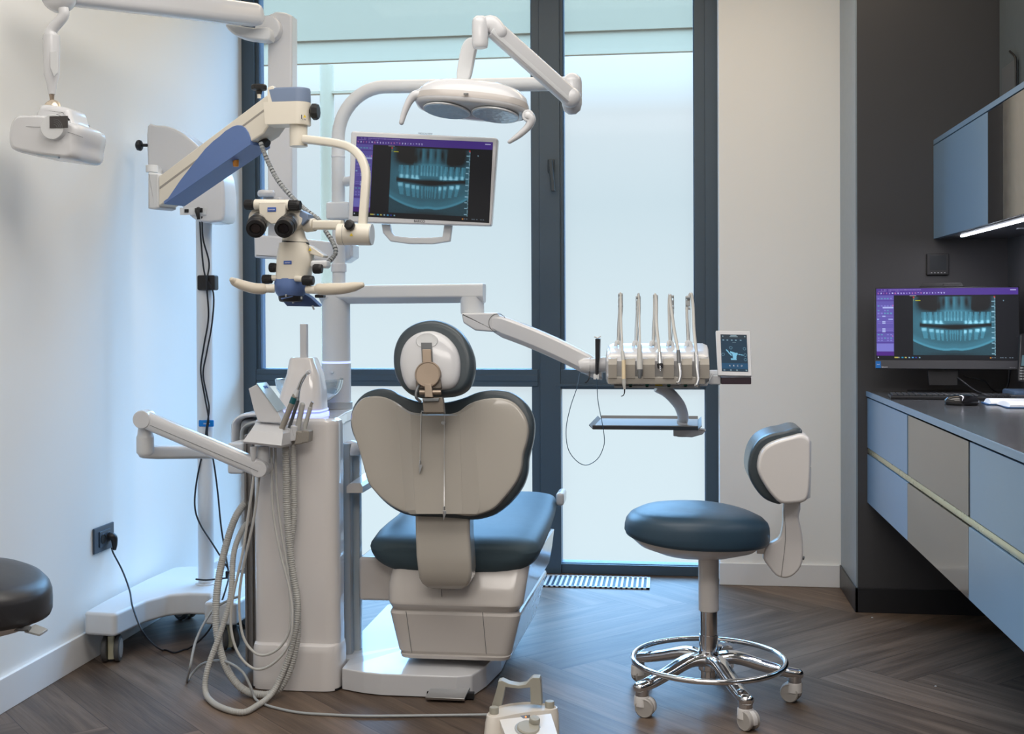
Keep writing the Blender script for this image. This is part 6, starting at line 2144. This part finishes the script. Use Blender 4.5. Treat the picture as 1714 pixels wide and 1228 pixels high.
G().slab(smooth([xc(x, y, 3.32) for x, y in ((540, 330), (575, 210), (620, 145), (700, 128), (880, 150), (1030, 178), (1085, 230), (1130, 400), (1130, 480), (560, 480))], 3, True), (0, .12, 0), .018, 4).build('neck_shroud', M_white, xr, 60)
bo_ = [(182, 620), (205, 480), (250, 375), (330, 322), (500, 312), (760, 318), (1000, 395), (1150, 430), (1290, 470), (1335, 550), (1320, 680), (1290, 800), (1275, 960), (1200, 1028), (1000, 1010), (700, 975), (450, 925), (260, 880), (195, 815), (178, 720)]
xb = smooth([xc(x, y, 3.30) for x, y in bo_], 3, True)
cb = sum(xb, Vector()) / len(xb)
G().dome(xb, (0, 1, 0), [(.80, -.035), (.90, -.028), (.965, -.014), (1.0, .01), (1.0, .10), (.96, .14), (.85, .17), (.5, .18)]).build('tube_head', M_white, xr, 60, label='white x-ray tube head')
tcn = xc(865, 505, 3.262)
G().cyl(tcn + Vector((0, .03, 0)), tcn + Vector((0, -.016, 0)), .0365, 44, .003).build('collimator', M_white2, xr)
G().torus(tcn + Vector((0, .004, 0)), .0372, .0010, (0, 1, 0), 44, 6).build('collimator_seam', M_greyd, xr)
oy = 3.244
G().box(xc(782, 515, oy), xc(1065, 318, oy) + Vector((0, .004, 0)), .0006).build('opening', mat('opening_brown', (.055, .05, .05), .35), xr, label='square black tube opening')
for r_ in (.010, .016, .021, .026):
    arc_ = []
    c0 = xc(850, 512, oy - .0005)
    for i_ in range(15):
        t_ = math.pi * i_ / 28
        p_ = c0 + Vector((math.cos(t_) * r_, 0, math.sin(t_) * r_))
        arc_.append(p_)
    G().tube(arc_, .0005, n=5).build('opening_ring', M_greyd, xr)
G().slab([xc(615, 862, 3.272), xc(950, 915, 3.272), xc(915, 990, 3.272), xc(575, 935, 3.272)], (0, .01, 0), .0004).build('type_label', mat('label_film', (.40, .48, .55), .4), xr)
G().tube([xc(215, 560, 3.29), xc(350, 492, 3.268), xc(655, 500, 3.262)], .0006, n=5, k=4).tube([xc(1065, 575, 3.264), xc(1180, 610, 3.268), xc(1310, 660, 3.29)], .0006, n=5, k=3).build('shell_seam', M_greyd, xr)
# ================================================================ operator stools
M_pan = mat('stool_white', (.70, .68, .665), .3, coat=.2)


def stool(label, cx, cy, vinyl, a0, with_back=True, dz=0.0):
    t = thing('operator_stool', label, 'stool', (cx, cy, 0))
    Rb = .262
    g = G()
    for k in range(5):
        a = R(a0 + 72 * k)
        d = Vector((math.cos(a), math.sin(a), 0))
        c = Vector((cx, cy, 0))
        pts = [c + d * .015 + Vector((0, 0, .128)), c + d * .08 + Vector((0, 0, .135)), c + d * .16 + Vector((0, 0, .112)), c + d * .235 + Vector((0, 0, .092)), c + d * (Rb + .012) + Vector((0, 0, .086))]
        g2 = G()
        g2.tube(pts, [1.15, 1.1, 1.0, .95, .85], n=16, k=5, wh=(.024, .018), e=.85, up=(0, 0, 1), roundend=True)
        g2.cyl(c + d * Rb + Vector((0, 0, .060)), c + d * Rb + Vector((0, 0, .097)), .0205, 24, .002)
        g2.build('star_leg', M_chrome, t, 50)
        # caster: white hood with a pair of grey wheels
        tg = a + R([35, -70, 60, 10, 150][k])
        w = Vector((math.cos(tg), math.sin(tg), 0))
        fw = Vector((-w.y, w.x, 0))
        cc_ = c + d * Rb + fw * .012
        g3 = G()
        g3.lathe([(.006, .066), (.018, .064), (.023, .058), (.024, .032)], c + d * Rb, (0, 0, 1), 20)
        hood = []
        for i_ in range(15):
            th = math.pi * (i_ / 14) * 1.15 - .25
            hood.append(cc_ + fw * math.cos(th) * .031 + Vector((0, 0, .029 + math.sin(th) * .031)))
        hood.append(cc_ + Vector((0, 0, .022)))
        g3.slab([p - w * .0075 for p in hood], w * .015, .001)
        cst = g3.build('caster', M_pan, t, 50, label='white hooded caster')
        g4 = G()
        for s_ in (-1, 1):
            g4.lathe([(.0, .008), (.0275, .008), (.0288, .010), (.0288, .018), (.026, .021), (.0245, .021), (.0245, .020), (.0, .0205)], cc_ + Vector((0, 0, .0289)), w * s_, 26)
        g4.build('wheel', M_wheel, cst, 30)
    g.lathe([(.030, .095), (.033, .10), (.033, .150), (.030, .158), (.0285, .20), (.0285, .205)], (cx, cy, 0), n=32)
    g.lathe([(.024, .060), (.026, .065), (.026, .10)], (cx, cy, 0), n=28)
    g.build('hub', M_chrome, t, 40)
    G().torus((cx, cy, .124 + .004), .2335, .0085, (0, 0, 1), 72, 14).build('foot_ring', M_chrome, t)
    G().cyl((cx, cy, .19), (cx, cy, .31 + dz), .0265, 32).build('gas_column', M_chrome, t)
    G().lathe([(.029, .278), (.031, .280), (.031, .455 + dz), (.028, .458 + dz)], (cx, cy, 0), n=36).build('column_cover', M_pan, t)
    # seat
    ol_ = []
    for i_ in range(56):
        th = 2 * math.pi * i_ / 56
        r_ = .222 + .006 * math.cos(3 * th + .5)
        ol_.append(Vector((cx - .041 + r_ * math.cos(th), cy + .95 * r_ * math.sin(th), .505 + dz)))
    g = G()
    base = Vector((cx - .043, cy, .505 + dz))
    rings_ = []
    for sc_, h in ((.93, -.006), (.98, -.003), (.998, .008), (1.0, .026), (.995, .048), (.975, .064), (.92, .078), (.82, .087), (.62, .092), (.42, .0915), (.2, .090), (.06, .089)):
        rg = []
        for p in ol_:
            q = base + (p - base) * sc_ + Vector((0, 0, h))
            u = (q.x - cx + .043) / .22
            # saddle: a broad crest at the front half, falling to the rear
            q.z += (-.022 * max(0, u) ** 2 * (h > .03) * (h / .09) - .012 * max(0, -u - .55) * (h > .03) - (.012 * max(0, u) if h < .03 else 0) + (.020 * max(0, -u) ** 1.5 if h < .02 else 0))
            rg.append(q)
        rings_.append(rg)
    g.rings(rings_)
    g.build('seat_cushion', vinyl, t, 60)
    g = G()
    rings_ = []
    for sc_, h in ((.30, -.052), (.52, -.048), (.80, -.028), (.90, -.010), (.91, .002)):
        rg = []
        for p in ol_:
            q = base + (p - base) * sc_ + Vector((0, 0, h))
            u = (q.x - cx + .043) / .22
            q.z += .016 * max(0, -u) ** 1.5 - .010 * max(0, u)
            rg.append(q)
        rings_.append(rg)
    g.rings(rings_)
    g.build('seat_pan', M_pan, t, 40)
    return t


s1 = stool('chrome-based operator stool with petrol seat and white backrest by the white wall', .118, 3.735, M_vinyl2, 219.5)


def sp_(x, y, Y):
    return P(1020 + x / 2.281, 690 + y / 2.281, Y)


arm = [(588, 560), (592, 525), (610, 505), (640, 488), (655, 470), (664, 420), (668, 345), (730, 345), (724, 400), (732, 440), (740, 500), (738, 570), (722, 605), (695, 628), (665, 634), (635, 622), (610, 592)]
G().slab(smooth([sp_(x, y, 3.715) for x, y in arm], 2, True), (0, .042, 0), .008, 3).build('back_support', M_pan, s1, 50, label='white curved back support')
G().tube([sp_(665, 350, 3.714), sp_(672, 480, 3.7135), sp_(656, 628, 3.714)], .0006, n=5, k=4).build('support_seam', M_greyd, s1)
G().cyl(sp_(738, 555, 3.735), sp_(744, 557, 3.735), .006, 14, .001).build('support_screw', M_greyd, s1)
G().box(sp_(562, 540, 3.72), sp_(600, 512, 3.72) + Vector((0, .03, 0)), .002).build('support_bracket', M_steel, s1)
bh = [(566, 200), (578, 155), (605, 125), (650, 105), (700, 92), (735, 84), (765, 98), (771, 130), (769, 250), (762, 320), (745, 345), (700, 352), (655, 350), (620, 318), (590, 275), (570, 235)]
shp = smooth([sp_(x, y, 3.62) for x, y in bh], 3, True)
G().dome(shp, (0, 1, 0), [(.88, 0), (.94, .002), (.975, .007), (.992, .016), (1.0, .035), (1.0, .225), (.975, .25), (.92, .262), (.8, .268)]).build('backrest_shell', M_pan, s1, 60, label='white backrest shell')
G().slab([sp_(748, 90, 3.66), sp_(772, 112, 3.66), sp_(770, 205, 3.66), sp_(746, 222, 3.66)], (0, .15, 0), .003).build('shell_panel', M_white2, s1)
G().slab([sp_(748, 228, 3.66), sp_(771, 212, 3.66), sp_(768, 325, 3.66), sp_(740, 340, 3.66)], (0, .15, 0), .003).build('shell_panel', M_white2, s1)
bcsh = [(531, 240), (530, 190), (545, 140), (575, 102), (620, 80), (670, 70), (705, 60), (730, 63), (738, 80), (715, 150), (700, 220), (685, 300), (660, 350), (630, 349), (590, 330), (555, 290)]
bcs = smooth([sp_(x, y, 3.655) for x, y in bcsh], 3, True)
G().dome(bcs, (0, 1, 0), [(.86, 0), (.94, .002), (.975, .006), (.995, .014), (1.0, .03), (1.0, .19), (.98, .21), (.92, .22), (.8, .222)]).build('back_cushion', M_vinyl, s1, 60, label='dark petrol back cushion')

s2 = stool('operator stool with dark charcoal seat cut by the picture edge, below the x-ray head', -1.597, 2.55, M_vinyl3, 30, dz=.018)
s2['label'] = 'charcoal operator stool in front of the bare wall, under the x-ray head'
lv = [P(40, 1053, 2.50), P(62, 1047, 2.50), P(80, 1053, 2.50), P(68, 1061, 2.50)]
G().slab(rnd([P(38, 1054, 2.52), P(60, 1044, 2.50), P(80, 1052, 2.47), P(66, 1061, 2.43)], .004), (0, .0, -.005), .001).build('height_lever', M_grey, s2, label='flat grey height lever')
G().tube([P(-30, 1050, 2.52), P(50, 1052, 2.49)], .006, n=10).build('lever_rod', M_greyd, s2)

# ================================================================ foot control
fc = thing('foot_control', 'cream foot control with arched carrying handle on the floor before the chair', 'foot control', (-.40, 3.15, 0))
ztf = .122


def fz(x, y, z=ztf):
    return PZ(x, y, z)


M_fc = mat('cream_pedal_plastic', (.66, .62, .56), .38)
M_fcg = mat('olive_grey_plastic', (.36, .35, .30), .45)
top_ = [(815, 1196), (822, 1188), (840, 1180), (862, 1176), (885, 1174.5), (908, 1176), (928, 1180), (933, 1184), (925, 1188), (900, 1190), (870, 1194), (840, 1200), (822, 1201)]
tpo = smooth([fz(*p) for p in top_], 3, True)
ctr_ = sum(tpo, Vector()) / len(tpo)
low_ = [Vector((ctr_.x + (p.x - ctr_.x) * 1.10, ctr_.y + (p.y - ctr_.y) * 1.15 - .045, .006)) for p in tpo]
mid_ = [Vector((ctr_.x + (p.x - ctr_.x) * 1.04, ctr_.y + (p.y - ctr_.y) * 1.06 - .004, .105)) for p in tpo]
in1 = [ctr_ + (p - ctr_) * .965 + Vector((0, 0, .001)) for p in tpo]
in2 = [ctr_ + (p - ctr_) * .93 + Vector((0, 0, -.004)) for p in tpo]
G().rings([low_, mid_, tpo, in1, in2]).build('housing', M_fc, fc, 50, label='cream pedal housing')
# sloping front panel with the dial
fpn = [fz(836, 1204, .118), fz(922, 1194, .118), P(940, 1250, 3.02), P(856, 1256, 3.02)]
fn = (fpn[1] - fpn[0]).cross(fpn[3] - fpn[0]).normalized()
fn = fn if fn.y < 0 else -fn
g = G()
bk = [p + Vector((0, .03, -.11)) for p in fpn]
for p in bk:
    p.z = max(p.z, .008)
g.rings([[fpn[0], fpn[1], fpn[2], fpn[3]], [Vector((fpn[0].x, fpn[0].y + .03, .01)), Vector((fpn[1].x, fpn[1].y + .03, .01)), Vector((fpn[2].x, fpn[2].y, .008)), Vector((fpn[3].x, fpn[3].y, .008))]])
g.build('front_panel', mat('pale_pedal_panel', (.72, .70, .67), .3), fc, 30, label='pale sloping front panel')
pd = PP(884, 1220, fpn[0], fn)
G().lathe([(.036, -.004), (.036, .001), (.034, .003)], pd, fn, 36).build('dial_ring', M_grey, fc)
G().lathe([(.030, .0), (.030, .006), (.027, .009), (0, .010)], pd, fn, 36).build('dial', M_fcg, fc)
G().lathe([(.0145, .0), (.0145, .014), (.012, .018), (0, .019)], PP(894, 1213, fpn[0], fn) + fn * .004, fn, 28).build('joystick', M_fcg, fc)
lp_ = PP(880, 1200, fpn[0], fn)
G().slab([PP(x, y, fpn[0], fn) for x, y in ((871, 1198), (887, 1196.5), (887, 1201), (876, 1202))], fn * .001).build('indicator_window', M_greyd, fc)
G().ball(lp_ + fn * .001, .0022, n=12).build('indicator', M_orange, fc, label='glowing orange indicator')
for x, y in ((827, 1191), (920, 1181)):
    p_ = fz(x, y)
    G().lathe([(.0125, -.004), (.0130, .0), (.0130, .010), (.0115, .0135), (0, .0142)], p_, (0, 0, 1), 26).build('side_button', M_fcg, fc)
# arched handle
hy = 3.24
hl = [P(822, 1186, hy), P(829, 1160, hy), P(836, 1141, hy)]
oh = [(821, 1187), (832, 1150), (834, 1140), (840, 1138.5), (852, 1144), (868, 1147), (880, 1145), (888, 1136), (892, 1133.5), (903, 1134), (905, 1140), (907, 1179), (888, 1178), (887, 1151), (868, 1152.5), (846, 1150), (839, 1183)]
G().slab([P(x, y, hy) for x, y in oh], (0, .032, 0), .003, 2).build('carry_handle', M_fcg, fc, 40, label='olive grey arched handle')

fcab = [(870, 1146, 0), (700, 1140, 0), (550, 1130, 0), (430, 1105, 0), (375, 1085, 0), (345, 1060, .01), (322, 1000, .05), (282, 935, .09), (200, 892, .10), (110, 905, .06), (60, 950, .02), (37, 985, .0), (50, 920, .08), (80, 790, .15), (150, 665, .22), (225, 615, .25), (270, 598, .26)]
pts = [PZ(816, 1197, .05), PZ(806, 1196, .01)]
for x, y, z in fcab:
    pts.append(PZ(300 + x / 2.74, 780 + y / 2.74, max(z, .0045)))
sm = smooth(pts, 8)
for p in sm:
    p.z = max(p.z, .0046)
o = G().tube(sm, .0042, n=10).build('control_cable', M_grey, None, 80)
tag(o, 'grey cable running over the floor from the foot control to the unit', 'cable')
